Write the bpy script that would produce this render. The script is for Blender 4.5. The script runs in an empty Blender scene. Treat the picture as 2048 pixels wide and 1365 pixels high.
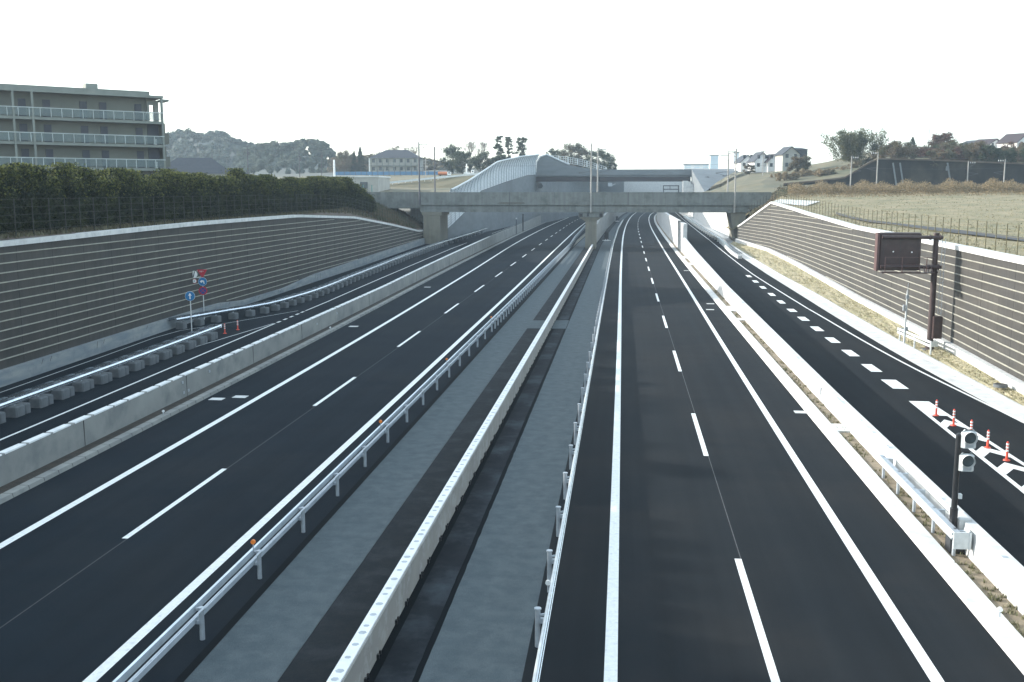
import bpy, math, random
import numpy as np
from mathutils import Vector, Matrix
R = math.radians
scene = bpy.context.scene
col = scene.collection

# ------------------------------------------------------------------ camera
CAMZ = 10.65; FPX = 2000.0
PITCH = math.atan(296.5 / FPX); YAW = math.atan(222 / math.hypot(FPX, 296.5))
cd = bpy.data.cameras.new('camera'); cam = bpy.data.objects.new('camera', cd); col.objects.link(cam)
cd.sensor_width = 36; cd.lens = FPX / 2048 * 36; cd.clip_start = 0.2; cd.clip_end = 6000
cam.location = (0, 0, CAMZ); cam.rotation_euler = (math.pi / 2 - PITCH, 0, YAW)
scene.camera = cam
# ------------------------------------------------------------------ sky, sun, exposure
SUN_EL = R(17.0)
SD = Vector((-1.0, 0.25, 0)).normalized()          # horizontal direction towards the sun
w = bpy.data.worlds.new('World'); scene.world = w; w.use_nodes = True
nt = w.node_tree; bg = nt.nodes['Background']
sky = nt.nodes.new('ShaderNodeTexSky'); sky.sky_type = 'NISHITA'; sky.sun_disc = False
sky.sun_elevation = SUN_EL; sky.sun_rotation = math.atan2(SD.x, SD.y)
sky.air_density = 1.0; sky.dust_density = 1.8; sky.ozone_density = 1.6
veil = nt.nodes.new('ShaderNodeMix'); veil.data_type = 'RGBA'          # thin high overcast in front of the blue
veil.inputs[0].default_value = 0.45; veil.inputs[7].default_value = (3.9, 4.5, 4.6, 1)
nt.links.new(sky.outputs[0], veil.inputs[6]); nt.links.new(veil.outputs[2], bg.inputs[0]); bg.inputs[1].default_value = 0.15
sl = bpy.data.lights.new('sun', 'SUN'); so = bpy.data.objects.new('sun', sl); col.objects.link(so)
sl.energy = 2.6; sl.angle = R(0.6); sl.color = (1, 0.96, 0.90)
tosun = Vector((SD.x * math.cos(SUN_EL), SD.y * math.cos(SUN_EL), math.sin(SUN_EL)))
so.rotation_euler = tosun.to_track_quat('Z', 'Y').to_euler(); so.location = (-60, 30, 60)
scene.view_settings.view_transform = 'Standard'; scene.view_settings.look = 'None'
scene.view_settings.exposure = 1.62; scene.view_settings.gamma = 1
scene.render.engine = 'CYCLES'
scene.cycles.max_bounces = 5; scene.cycles.diffuse_bounces = 3; scene.cycles.volume_bounces = 0
scene.cycles.transparent_max_bounces = 8

# ------------------------------------------------------------------ measuring helpers
_fw = Vector((-math.sin(YAW) * math.cos(PITCH), math.cos(YAW) * math.cos(PITCH), -math.sin(PITCH)))
_rt = Vector((math.cos(YAW), math.sin(YAW), 0)); _up = _rt.cross(_fw)
def at(px, py, Y):
    d = _fw * FPX + _rt * (px - 1024) + _up * (682.5 - py)
    return Vector((0, 0, CAMZ)) + d * (Y / d.y)
def ground(px, py, z=0.0):
    d = _fw * FPX + _rt * (px - 1024) + _up * (682.5 - py)
    return Vector((0, 0, CAMZ)) + d * ((z - CAMZ) / d.z)
def tab(pts):
    xs = np.array([p[0] for p in pts], float); ys = np.array([p[1] for p in pts], float)
    m = np.gradient(ys, xs) if len(xs) > 2 else np.full(len(xs), (ys[1] - ys[0]) / (xs[1] - xs[0]))
    def f(x):
        if x <= xs[0]: return float(ys[0] + m[0] * (x - xs[0]))
        if x >= xs[-1]: return float(ys[-1] + m[-1] * (x - xs[-1]))
        i = int(np.searchsorted(xs, x) - 1); h = xs[i + 1] - xs[i]; t = (x - xs[i]) / h
        return float((2*t**3-3*t**2+1)*ys[i] + (t**3-2*t**2+t)*h*m[i] + (-2*t**3+3*t**2)*ys[i+1] + (t**3-t**2)*h*m[i+1])
    return f
def lin(pts):
    xs = [p[0] for p in pts]; ys = [p[1] for p in pts]
    return lambda x: float(np.interp(x, xs, ys))

# ------------------------------------------------------------------ materials
def mat(name, c, c2=None, scale=3.0, rough=0.85, metal=0.0, bump=0.0, bscale=60.0, c3=None, s3=0.3, stretch=None, detail=6, lo=0.35, hi=0.65, spec=0.5):
    m = bpy.data.materials.new(name); m.use_nodes = True; n = m.node_tree; b = n.nodes['Principled BSDF']
    b.inputs['Roughness'].default_value = rough; b.inputs['Metallic'].default_value = metal
    b.inputs['Specular IOR Level'].default_value = spec
    tc = n.nodes.new('ShaderNodeTexCoord'); mp = n.nodes.new('ShaderNodeMapping')
    n.links.new(tc.outputs['Object'], mp.inputs[0])
    if stretch: mp.inputs['Scale'].default_value = stretch
    b.inputs['Base Color'].default_value = (*c, 1)
    if c2:
        no = n.nodes.new('ShaderNodeTexNoise'); no.inputs['Scale'].default_value = scale; no.inputs['Detail'].default_value = detail
        n.links.new(mp.outputs[0], no.inputs['Vector'])
        mr = n.nodes.new('ShaderNodeMapRange'); mr.inputs[1].default_value = lo; mr.inputs[2].default_value = hi
        n.links.new(no.outputs[0], mr.inputs[0])
        mx = n.nodes.new('ShaderNodeMix'); mx.data_type = 'RGBA'
        mx.inputs[6].default_value = (*c, 1); mx.inputs[7].default_value = (*c2, 1)
        n.links.new(mr.outputs[0], mx.inputs[0]); out = mx.outputs[2]
        if c3:
            n3 = n.nodes.new('ShaderNodeTexNoise'); n3.inputs['Scale'].default_value = s3; n3.inputs['Detail'].default_value = 8
            n3.inputs['Roughness'].default_value = 0.65
            n.links.new(tc.outputs['Object'], n3.inputs['Vector'])
            r3 = n.nodes.new('ShaderNodeMapRange'); r3.inputs[1].default_value = 0.48; r3.inputs[2].default_value = 0.72
            n.links.new(n3.outputs[0], r3.inputs[0])
            m3 = n.nodes.new('ShaderNodeMix'); m3.data_type = 'RGBA'; m3.inputs[7].default_value = (*c3, 1)
            n.links.new(r3.outputs[0], m3.inputs[0]); n.links.new(out, m3.inputs[6]); out = m3.outputs[2]
        n.links.new(out, b.inputs['Base Color'])
    if bump:
        nb = n.nodes.new('ShaderNodeTexNoise'); nb.inputs['Scale'].default_value = bscale; nb.inputs['Detail'].default_value = 4
        n.links.new(tc.outputs['Object'], nb.inputs['Vector'])
        bu = n.nodes.new('ShaderNodeBump'); bu.inputs['Strength'].default_value = bump; bu.inputs['Distance'].default_value = 0.03
        n.links.new(nb.outputs[0], bu.inputs['Height']); n.links.new(bu.outputs[0], b.inputs['Normal'])
    return m
def vary(m, kind, amt):
    """multiply the base colour by a second pattern: 'tracks' (streaks along the road), 'speck' (aggregate), 'panels' (panel to panel differences), 'wear'"""
    n = m.node_tree; b = n.nodes['Principled BSDF']; tc = n.nodes.new('ShaderNodeTexCoord'); src = b.inputs['Base Color'].links[0].from_socket
    if kind == 'panels':
        sn = n.nodes.new('ShaderNodeVectorMath'); sn.operation = 'SNAP'; sn.inputs[1].default_value = (50, 4.2, .535)
        sh = n.nodes.new('ShaderNodeVectorMath'); sh.operation = 'ADD'; sh.inputs[1].default_value = (500, .0, -.31)
        n.links.new(tc.outputs['Object'], sh.inputs[0]); n.links.new(sh.outputs[0], sn.inputs[0])
        no = n.nodes.new('ShaderNodeTexWhiteNoise'); n.links.new(sn.outputs[0], no.inputs['Vector']); out = no.outputs['Value']; lo, hi = 0, 1
    else:
        mp = n.nodes.new('ShaderNodeMapping'); n.links.new(tc.outputs['Object'], mp.inputs[0])
        mp.inputs['Scale'].default_value = {'tracks': (1.3, .012, 1), 'speck': (55, 55, 55), 'wear': (5, 5, 5), 'streak': (3, 3, .12)}[kind]
        no = n.nodes.new('ShaderNodeTexNoise'); no.inputs['Scale'].default_value = 1; no.inputs['Detail'].default_value = 5; no.inputs['Roughness'].default_value = .6
        n.links.new(mp.outputs[0], no.inputs['Vector']); out = no.outputs[0]; lo, hi = (.55, .75) if kind == 'wear' else (.3, .7)
    mr = n.nodes.new('ShaderNodeMapRange'); mr.inputs[1].default_value = lo; mr.inputs[2].default_value = hi
    mr.inputs[3].default_value = 1 + (0 if kind == 'wear' else amt); mr.inputs[4].default_value = 1 - amt; n.links.new(out, mr.inputs[0])
    vm = n.nodes.new('ShaderNodeVectorMath'); vm.operation = 'SCALE'; n.links.new(src, vm.inputs[0]); n.links.new(mr.outputs[0], vm.inputs['Scale'])
    n.links.new(vm.outputs[0], b.inputs['Base Color'])
def leafmat(name, c, c2, scale=0.5):
    m = mat(name, c, c2, scale=scale, rough=0.75, spec=0.2, detail=3, lo=0.4, hi=0.6)
    n = m.node_tree; b = n.nodes['Principled BSDF']
    out = n.nodes['Material Output']; tr = n.nodes.new('ShaderNodeBsdfTranslucent'); ms = n.nodes.new('ShaderNodeMixShader')
    ms.inputs[0].default_value = 0.28
    src = b.inputs['Base Color'].links[0].from_socket
    n.links.new(src, tr.inputs[0]); n.links.new(b.outputs[0], ms.inputs[1]); n.links.new(tr.outputs[0], ms.inputs[2])
    n.links.new(ms.outputs[0], out.inputs[0])
    return m
M = {}
M['asphalt'] = mat('asphalt', (.0122, .0158, .0190), (.0160, .0190, .0215), 0.25, .9, bump=.35, bscale=90, c3=(.022, .0228, .0235), s3=.12, spec=.08)
M['asphalt_new'] = mat('asphalt_new', (.0078, .0132, .0190), (.0102, .0160, .0218), 0.3, .9, bump=.35, bscale=90, c3=(.0155, .0195, .023), s3=.1, spec=.08)
M['asphalt_dark'] = mat('asphalt_dark', (.0105, .0145, .018), (.015, .0185, .021), 2.5, .9, spec=.15, bump=.6, bscale=40, c3=(.03, .035, .04), s3=.8)
M['asphalt_stain'] = mat('asphalt_stain', (.008, .011, .015), (.014, .018, .022), 1.5, .9, spec=.15, bump=.5, bscale=40, c3=(.050, .062, .072), s3=.38)
for _k in ('asphalt', 'asphalt_new'): vary(M[_k], 'tracks', .16); vary(M[_k], 'speck', .22)
M['earth_dark'] = mat('earth_dark', (.025, .022, .018), (.05, .04, .03), 2.5, .95, bump=.8, bscale=12)
M['paint'] = mat('paint', (.74, .75, .73), (.62, .63, .62), 6, .6, lo=.45, hi=.8)
vary(M['paint'], 'wear', .30); vary(M['paint'], 'speck', .10)
M['paint_thin'] = mat('paint_thin', (.5, .52, .52), (.38, .4, .4), 6, .6)
M['seam'] = mat('seam', (.07, .075, .08), (.05, .05, .05), 4)
M['conc_strip'] = mat('conc_strip', (.064, .083, .092), (.084, .104, .113), 2.0, .9, bump=.5, bscale=25, c3=(.056, .072, .081), s3=1.6, spec=.2)
vary(M['conc_strip'], 'speck', .3); vary(M['asphalt_dark'], 'speck', .3)
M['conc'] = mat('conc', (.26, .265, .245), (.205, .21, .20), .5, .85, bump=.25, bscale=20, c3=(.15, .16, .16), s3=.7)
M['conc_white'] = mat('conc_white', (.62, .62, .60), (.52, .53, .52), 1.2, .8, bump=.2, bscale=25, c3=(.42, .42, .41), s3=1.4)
M['conc_cap'] = mat('conc_cap', (.78, .79, .78), (.66, .67, .67), 2.5, .8)
M['conc_face'] = mat('conc_face', (.29, .28, .25), (.24, .23, .21), 1.0, .8, c3=(.38, .38, .36), s3=2)
M['conc_old'] = mat('conc_old', (.17, .185, .175), (.135, .145, .14), .8, .9, bump=.3, bscale=12, c3=(.08, .088, .08), s3=.5, stretch=(2.2, 2.2, .25))
M['conc_pier'] = mat('conc_pier', (.20, .19, .15), (.15, .145, .12), .7, .9, bump=.3, c3=(.14, .13, .10), s3=.6, stretch=(2, 2, .25))
M['conc_stain'] = mat('conc_stain', (.27, .285, .275), (.17, .20, .22), 1.3, .9, bump=.3, c3=(.16, .18, .20), s3=1.2, stretch=(.3, .3, 2.5))
M['conc_block'] = mat('conc_block', (.14, .152, .16), (.105, .115, .12), 2.5, .95, bump=.4, bscale=30)
M['conc_far'] = mat('conc_far', (.16, .18, .19), (.13, .15, .16), .25, .9, c3=(.11, .12, .13), s3=.06, stretch=(1, 1, 4))
M['wallpanel'] = mat('wallpanel', (.050, .046, .040), (.040, .038, .034), 1.1, .85, bump=.3, bscale=8, c3=(.038, .037, .035), s3=.25, stretch=(.5, .5, 2))
vary(M['wallpanel'], 'panels', .13); vary(M['wallpanel'], 'streak', .14)
M['ledge'] = mat('ledge', (.33, .32, .26), (.25, .245, .21), 2, .8)
M['joint'] = mat('joint', (.05, .05, .05)); M['void'] = mat('void', (.007, .009, .011), spec=.05)
M['steel'] = mat('steel', (.72, .76, .80), (.58, .62, .66), 4, .2, metal=1.0)
M['steel_beam'] = mat('steel_beam', (.62, .68, .73), (.50, .56, .61), 3, .3, metal=.35)
M['steel_dull'] = mat('steel_dull', (.42, .46, .49), (.34, .37, .40), 6, .5, metal=.4)
M['steel_white'] = mat('steel_white', (.55, .58, .58), (.46, .49, .49), 5, .4)
M['brown_metal'] = mat('brown_metal', (.040, .024, .024), (.052, .030, .028), 3, .45, c3=(.065, .045, .04), s3=2)
M['brown_edge'] = mat('brown_edge', (.10, .055, .05), (.08, .042, .04), 3, .5)
M['black_metal'] = mat('black_metal', (.012, .014, .016), (.02, .022, .025), 5, .4)
M['orange'] = mat('orange', (.80, .22, .02), (.7, .18, .02), 8, .4)
M['red'] = mat('red', (.72, .085, .045), (.62, .075, .04), 8, .5)
M['sign_red'] = mat('sign_red', (.42, .012, .035), (.38, .012, .03), 8, .5)
M['sign_blue'] = mat('sign_blue', (.012, .17, .38), (.012, .15, .34), 8, .5)
M['sign_navy'] = mat('sign_navy', (.015, .05, .25), (.015, .045, .22), 8, .5)
M['white'] = mat('white', (.82, .83, .82), (.76, .77, .76), 4, .5)
M['pole_white'] = mat('pole_white', (.62, .63, .62), (.54, .55, .54), 4, .5)
M['pole_conc'] = mat('pole_conc', (.33, .32, .30), (.26, .25, .23), 2, .8)
M['pole_dark'] = mat('pole_dark', (.07, .075, .085), (.10, .10, .11), 2, .8)
M['lens'] = mat('lens', (.03, .045, .05), (.06, .08, .09), 3, .12)
M['grass_dry'] = mat('grass_dry', (.42, .37, .25), (.33, .29, .18), 2.2, .95, bump=.9, bscale=9, c3=(.24, .235, .12), s3=.6)
M['grass_field'] = mat('grass_field', (.165, .145, .078), (.25, .205, .12), .35, .95, bump=.8, bscale=3, c3=(.11, .115, .055), s3=.22)
M['hay'] = mat('hay', (.36, .33, .20), (.28, .26, .16), 3)
M['hay_lt'] = mat('hay_lt', (.50, .45, .31), (.40, .36, .22), 3)
M['hay_dk'] = mat('hay_dk', (.14, .125, .07), (.10, .095, .055), 3)
M['weed'] = mat('weed', (.12, .13, .06), (.2, .18, .1), 3)
M['hill_dark'] = mat('hill_dark', (.04, .055, .048), (.055, .065, .055), .03, .95)  # lightened to put distance haze into the hill colour
M['hill_grass'] = mat('hill_grass', (.135, .115, .065), (.09, .085, .048), .18, .95, bump=.8, bscale=1.5, c3=(.045, .058, .028), s3=.07)
M['dirt'] = mat('dirt', (.24, .195, .135), (.16, .13, .09), 4.0, .95, bump=.9, bscale=8)
M['ground'] = mat('ground', (.16, .15, .12), (.12, .12, .10), .05, .95)
M['soil_slope'] = mat('soil_slope', (.085, .065, .05), (.13, .10, .075), .5, .95, bump=.9, bscale=3)
M['darkwall'] = mat('darkwall', (.007, .007, .007), (.016, .015, .013), .8, .9, bump=.6, bscale=2, c3=(.045, .040, .028), s3=.22, stretch=(1, 1, .3))  # near-black base with paler mottling
M['apt'] = mat('apt', (.20, .21, .185), (.17, .18, .16), .4, .85)
M['apt_in'] = mat('apt_in', (.15, .155, .13), (.125, .13, .11), .4, .9)
M['apt_beam'] = mat('apt_beam', (.22, .24, .215), (.18, .198, .178), .8, .85)
M['door'] = mat('door', (.02, .025, .04), (.028, .032, .045), 1, .5)
M['screen'] = mat('screen', (.20, .27, .27), (.17, .22, .22), .8, .4)
_n = M['screen'].node_tree; _t = _n.nodes.new('ShaderNodeBsdfTransparent'); _x = _n.nodes.new('ShaderNodeMixShader'); _x.inputs[0].default_value = .38
_n.links.new(_t.outputs[0], _x.inputs[1]); _n.links.new(_n.nodes['Principled BSDF'].outputs[0], _x.inputs[2]); _n.links.new(_x.outputs[0], _n.nodes['Material Output'].inputs[0])
M['rail_light'] = mat('rail_light', (.45, .50, .49), (.40, .44, .43), .8, .5)
M['roof_dk'] = mat('roof_dk', (.025, .03, .04), (.035, .042, .052), 1.5, .7)
M['roof_br'] = mat('roof_br', (.035, .022, .026), (.028, .02, .024), 1.5, .7)
M['plaster'] = mat('plaster', (.36, .355, .32), (.30, .295, .27), .8, .8)
M['plaster_w'] = mat('plaster_w', (.78, .78, .76), (.7, .7, .68), .8, .8)
M['glass_dk'] = mat('glass_dk', (.04, .05, .06), (.08, .10, .11), 1, .2)
M['noise_panel'] = mat('noise_panel', (.70, .75, .77), (.62, .67, .70), .2, .3, stretch=(1, 1, 6))
M['noise_rib'] = mat('noise_rib', (.30, .34, .38), (.26, .30, .33), 1, .5)
M['girder'] = mat('girder', (.012, .008, .012), (.018, .012, .016), .3, .6)
M['green_metal'] = mat('green_metal', (.05, .22, .20), (.04, .18, .16), 2, .5)
M['blue_tarp'] = mat('blue_tarp', (.09, .22, .38), (.08, .19, .33), .5, .6)
M['rust'] = mat('rust', (.10, .10, .08), (.08, .08, .07), 3, .8)
M['skyblue'] = mat('skyblue', (.50, .60, .66), (.58, .68, .72), .2, .3)
M['bark'] = mat('bark', (.08, .065, .05), (.12, .10, .08), 4, .9)
M['bark_pale'] = mat('bark_pale', (.22, .19, .16), (.16, .14, .12), 4, .9)
M['leaf_hedge'] = leafmat('leaf_hedge', (.012, .022, .011), (.040, .052, .018), .9)
M['leaf_lit_top'] = leafmat('leaf_lit_top', (.08, .10, .026), (.16, .165, .045), 1.2)  # yellower leaves mixed in towards the hedge tops, painting sunlit crowns
M['leaf_dark'] = leafmat('leaf_dark', (.034, .052, .034), (.060, .075, .042), .35)
M['leaf_pine'] = leafmat('leaf_pine', (.034, .050, .038), (.052, .066, .045), .5)
M['leaf_brown'] = leafmat('leaf_brown', (.125, .098, .065), (.085, .09, .055), .3)
M['leaf_red'] = leafmat('leaf_red', (.12, .062, .05), (.085, .058, .045), .4)
M['leaf_bamboo'] = leafmat('leaf_bamboo', (.12, .12, .06), (.065, .078, .04), .4)
M['leaf_dry'] = leafmat('leaf_dry', (.26, .20, .12), (.18, .145, .09), .5)
M['leaf_wood'] = leafmat('leaf_wood', (.075, .105, .095), (.12, .145, .12), .06)  # paled and blued, so distance haze sits in the leaf colour
M['truck_orange'] = mat('truck_orange', (.65, .20, .08), (.5, .2, .1), 3, .4)
M['tyre'] = mat('tyre', (.02, .02, .02))
M['cone_white'] = M['white']
M['path'] = mat('path', (.035, .036, .038), (.045, .045, .045), .5, .9)

# ------------------------------------------------------------------ mesh helpers
class MB:
    def __init__(s): s.v = []; s.f = []; s.cut = []
    def add(s, vs, fs):
        s.cut.append((len(s.v), len(s.f))); n = len(s.v); s.v.extend(tuple(v) for v in vs); s.f.extend(tuple(i + n for i in f) for f in fs); return s
    def box(s, x0, x1, y0, y1, z0, z1):
        return s.add([(x0,y0,z0),(x1,y0,z0),(x1,y1,z0),(x0,y1,z0),(x0,y0,z1),(x1,y0,z1),(x1,y1,z1),(x0,y1,z1)],
                     [(0,3,2,1),(4,5,6,7),(0,1,5,4),(1,2,6,5),(2,3,7,6),(3,0,4,7)])
    def cbox(s, x0, x1, y0, y1, z0, z1, c=.02):      # chamfered box
        A = []
        for z, i in ((z0, 0), (z0 + 0, 0), (z1 - c, 0), (z1, c)):
            A.append([(x0+i+c,y0+i,z),(x1-i-c,y0+i,z),(x1-i,y0+i+c,z),(x1-i,y1-i-c,z),(x1-i-c,y1-i,z),(x0+i+c,y1-i,z),(x0+i,y1-i-c,z),(x0+i,y0+i+c,z)])
        A = [A[0], A[2], A[3]]; vs = sum(A, [])
        fs = [tuple(range(7, -1, -1)), tuple(range(16, 24))]
        for k in range(2):
            for j in range(8): fs.append((k*8+j, k*8+(j+1)%8, (k+1)*8+(j+1)%8, (k+1)*8+j))
        return s.add(vs, fs)
    def bar(s, p, q, wd, hd=None, up=(0, 0, 1)):
        p = Vector(p); q = Vector(q); hd = hd or wd; d = (q - p).normalized(); u = Vector(up)
        if abs(d.dot(u)) > .98: u = Vector((0, 1, 0))
        a = d.cross(u).normalized() * wd / 2; b = a.cross(d).normalized() * hd / 2
        vs = [p-a-b, p+a-b, p+a+b, p-a+b, q-a-b, q+a-b, q+a+b, q-a+b]
        return s.add(vs, [(0,1,2,3),(7,6,5,4),(0,4,5,1),(1,5,6,2),(2,6,7,3),(3,7,4,0)])
    def tube(s, p, q, r, r2=None, n=10, cap=True):
        p = Vector(p); q = Vector(q); r2 = r if r2 is None else r2; d = (q - p).normalized()
        u = Vector((0, 0, 1)) if abs(d.z) < .95 else Vector((1, 0, 0)); a = d.cross(u).normalized(); b = d.cross(a)
        vs = [];
        for c, rr in ((p, r), (q, r2)):
            for i in range(n):
                t = 2 * math.pi * i / n; vs.append(c + (a * math.cos(t) + b * math.sin(t)) * rr)
        fs = [(i, (i+1) % n, n + (i+1) % n, n + i) for i in range(n)]
        if cap: fs += [tuple(range(n-1, -1, -1)), tuple(range(n, 2*n))]
        return s.add(vs, fs)
    def ribbon(s, fa, fb, z, Ys):
        zf = z if callable(z) else (lambda Y: z)
        vs = []
        for Y in Ys: vs += [(fa(Y), Y, zf(Y)), (fb(Y), Y, zf(Y))]
        return s.add(vs, [(2*i, 2*i+1, 2*i+3, 2*i+2) for i in range(len(Ys)-1)])
    def sweep(s, prof, Ys, closed=True):
        # prof(Y) -> list of (x, z)
        n = len(prof(Ys[0])); vs = []
        for Y in Ys: vs += [(x, Y, z) for x, z in prof(Y)]
        fs = []
        rng = range(n) if closed else range(n - 1)
        for i in range(len(Ys) - 1):
            for j in rng: k = (j+1) % n; fs.append((i*n+j, i*n+k, (i+1)*n+k, (i+1)*n+j))
        if closed: fs += [tuple(range(n)), tuple(range(len(Ys)*n-1, (len(Ys)-1)*n-1, -1))]
        return s.add(vs, fs)
    def quad(s, a, b, c, d): return s.add([a, b, c, d], [(0, 1, 2, 3)])
    def disc(s, c, r, nrm, t=.03, n=24, off=0):
        nrm = Vector(nrm).normalized(); c = Vector(c) + nrm * off
        return s.tube(c, c + nrm * t, r, n=n)
    def build(s, name, m, parent=None, smooth=False, world=True):
        me = bpy.data.meshes.new(name); off = wl(parent) if (parent and world) else Vector((0, 0, 0))
        v = np.array(s.v, float) - np.array(off) if len(s.v) else np.zeros((0, 3))
        me.from_pydata(v.tolist(), [], s.f); me.materials.append(m); me.update()
        if smooth: me.shade_smooth()
        o = bpy.data.objects.new(name, me); col.objects.link(o)
        if parent: o.parent = parent
        return o
def build_each(mb, name, m, parent, world=True):
    """one child object for every shape added to mb"""
    cuts = mb.cut + [(len(mb.v), len(mb.f))]
    for (v0, f0), (v1, f1) in zip(cuts, cuts[1:]):
        q = MB(); q.v = mb.v[v0:v1]; q.f = [tuple(i - v0 for i in f) for f in mb.f[f0:f1]]; q.build(name, m, parent, world=world)
def merge_into(host, mb, m, world=True):
    """add surface detail to the mesh of the part that carries it, with a material slot of its own"""
    me = host.data; off = wl(host) if world else Vector((0, 0, 0)); n = len(me.vertices); k = len(me.materials)
    v = [tuple(q.co) for q in me.vertices] + [tuple(Vector(q) - off) for q in mb.v]
    f = [tuple(q.vertices) for q in me.polygons] + [tuple(i + n for i in q) for q in mb.f]; mi = [q.material_index for q in me.polygons] + [k]*len(mb.f)
    new = bpy.data.meshes.new(me.name); new.from_pydata(v, [], f)
    for q in me.materials: new.materials.append(q)
    new.materials.append(m); new.polygons.foreach_set('material_index', mi); new.update(); host.data = new
def wl(o):
    p = Vector((0, 0, 0))
    while o is not None: p += o.location; o = o.parent
    return p
def tag(o, label=None, cat=None, group=None, kind=None):
    if label: o['label'] = label
    if cat: o['category'] = cat
    if group: o['group'] = group
    if kind: o['kind'] = kind
    return o
def empty(name, loc, label, cat, group=None, rz=0):
    o = bpy.data.objects.new(name, None); col.objects.link(o); o.location = loc; o.rotation_euler[2] = rz
    return tag(o, label, cat, group)
def copy_child(src, parent, loc=None, rz=None):
    c = src.copy(); col.objects.link(c); c.parent = parent
    if loc is not None: c.location = Vector(loc) - wl(parent)
    if rz is not None: c.rotation_euler[2] = rz
    return c
def copy_thing(src, loc, rz=0, label=None, scale=None):
    c = src.copy(); col.objects.link(c); c.location = loc; c.rotation_euler[2] = rz
    if label: c['label'] = label
    if scale: c.scale = scale
    for ch in src.children:
        d = ch.copy(); col.objects.link(d); d.parent = c
        for g in ch.children:
            e = g.copy(); col.objects.link(e); e.parent = d
    return c
def setting(o): o['kind'] = 'structure'; return o
def yr(a, b, st=4.0):
    n = max(1, int(round((b - a) / st))); return [a + (b - a) * i / n for i in range(n + 1)]

# ------------------------------------------------------------------ lines of the place (Y -> X)
Ll = tab([(-30,-18.5),(30,-18.7),(68,-19.1),(122,-20.2),(214,-22.6),(338,-23.7),(510,-22.3),(600,-20)])      # outer edge line, left carriageway
Lr = tab([(-30,-11.4),(50,-11.6),(123,-12.0),(177,-12.5),(350,-13.3),(510,-12.0),(600,-9.5)])
Ld = tab([(-30,-15.1),(60,-15.4),(139,-16.2),(215,-17.1),(294,-17.8),(361,-18.2),(600,-15)])
Lk = tab([(-30,-21.0),(31,-21.2),(81,-22.3),(122,-23.5),(184,-25.0),(283,-26.8),(416,-27.6),(600,-25)])      # kerb
Lb = tab([(-30,-22.0),(33,-22.3),(86,-23.5),(122,-24.6),(184,-26.0),(283,-27.6),(416,-28.4),(600,-26)])      # barrier face
Lz = lin([(-30,0),(95,0),(130,.25),(180,.7),(280,1.1),(500,3.0),(600,3.2)])                                    # left side road level
Lbt = lin([(-30,1.2),(100,1.25),(200,2.0),(280,2.3),(500,4.3),(600,4.4)])                                      # barrier top level
Ls = tab([(-30,-24.6),(40,-26.8),(79,-28.3),(122,-29.6),(181,-30.6),(300,-31.4),(542,-30.2),(600,-29)])      # side road line
Lw = tab([(-30,-31.6),(0,-32.4),(52,-34.5),(77,-35.8),(110,-36.6),(150,-37.4),(195,-38.7),(215,-39.2)])      # big wall face
Lc = lin([(-30,7.85),(53,7.96),(83,8.2),(111,8.2),(137,7.4),(165,5.4),(188,3.6),(205,3.3)])                    # its coping level
Rl = tab([(-30,-.1),(60,-.1),(162,-.1),(259,.3),(358,1.6),(476,4.4),(578,8.3),(600,9.2)])
Rr = tab([(-30,7.0),(60,7.15),(124,7.5),(203,7.9),(353,9.4),(427,11.0),(507,14.0),(580,18.5),(600,19.8)])
Rd = tab([(-30,3.4),(60,3.6),(130,3.75),(222,4.15),(324,4.9),(438,7.3),(571,13.0),(600,14.4)])
Rk = tab([(-30,9.05),(60,9.1),(191,9.6),(301,10.6),(369,11.6),(478,15.0),(600,22.5)])                         # right kerb, road side
Rz = lin([(-30,0),(95,0),(130,.3),(165,.9),(200,1.5),(255,2.0),(370,3.0),(600,3.4)])
Rs = tab([(-30,19.5),(48,18.85),(63,17.9),(92,17.3),(134,16.7),(180,16.8),(250,17.6),(400,20.5),(600,28)])      # right side road line
Rgi = tab([(-30,19.0),(48,18.8),(64,18.45),(100,18.6),(119,18.6),(174,18.4),(250,18.9),(400,21.7),(600,29)])    # gutter inside
Rgo = tab([(-30,20.3),(51,20.0),(73,20.0),(107,20.3),(126,20.1),(183,19.7),(250,20.1),(400,22.9),(600,30)])
Rw = tab([(-30,17.8+1.2),(30,20.4),(55,21.4),(69,22.1),(87,22.7),(115,23.5),(140,23.9),(165,23.6)])
Rwz = lin([(-30,.5),(100,.6),(130,1.0),(165,1.7),(190,2.2)])
Rc = lin([(-30,7.1),(60,7.15),(105,7.35),(135,8.1),(165,9.25)])

YN, YF = -14.0, 600.0
YS = yr(YN, 200, 4) + yr(206, YF, 6)
# ------------------------------------------------------------------ ground and road surfaces
setting(MB().box(-1800, 1800, -700, 2600, -1.2, -.06).build('ground', M['ground']))
setting(MB().ribbon(lambda Y: Lk(Y), lambda Y: lin([(0,-9.45),(195,-9.6),(230,-10.3),(600,-7)])(Y), 0.0, YS).build('road', M['asphalt_new']))
setting(MB().ribbon(lambda Y: lin([(0,-2.05),(200,-2.05),(300,-1.4),(400,.3),(500,3.2),(600,7.2)])(Y), Rk, 0.0, YS).build('road', M['asphalt']))
setting(MB().ribbon(lambda Y: Lw(Y) if Y < 200 else Lb(Y) - 9.5, lambda Y: Lb(Y) - .2, Lz, YS).build('side_road', M['asphalt_new']))
setting(MB().ribbon(lambda Y: Rk(Y) + 1.4, lambda Y: Rgi(Y) + .02, Rz, YS).build('side_road', M['asphalt']))
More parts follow.
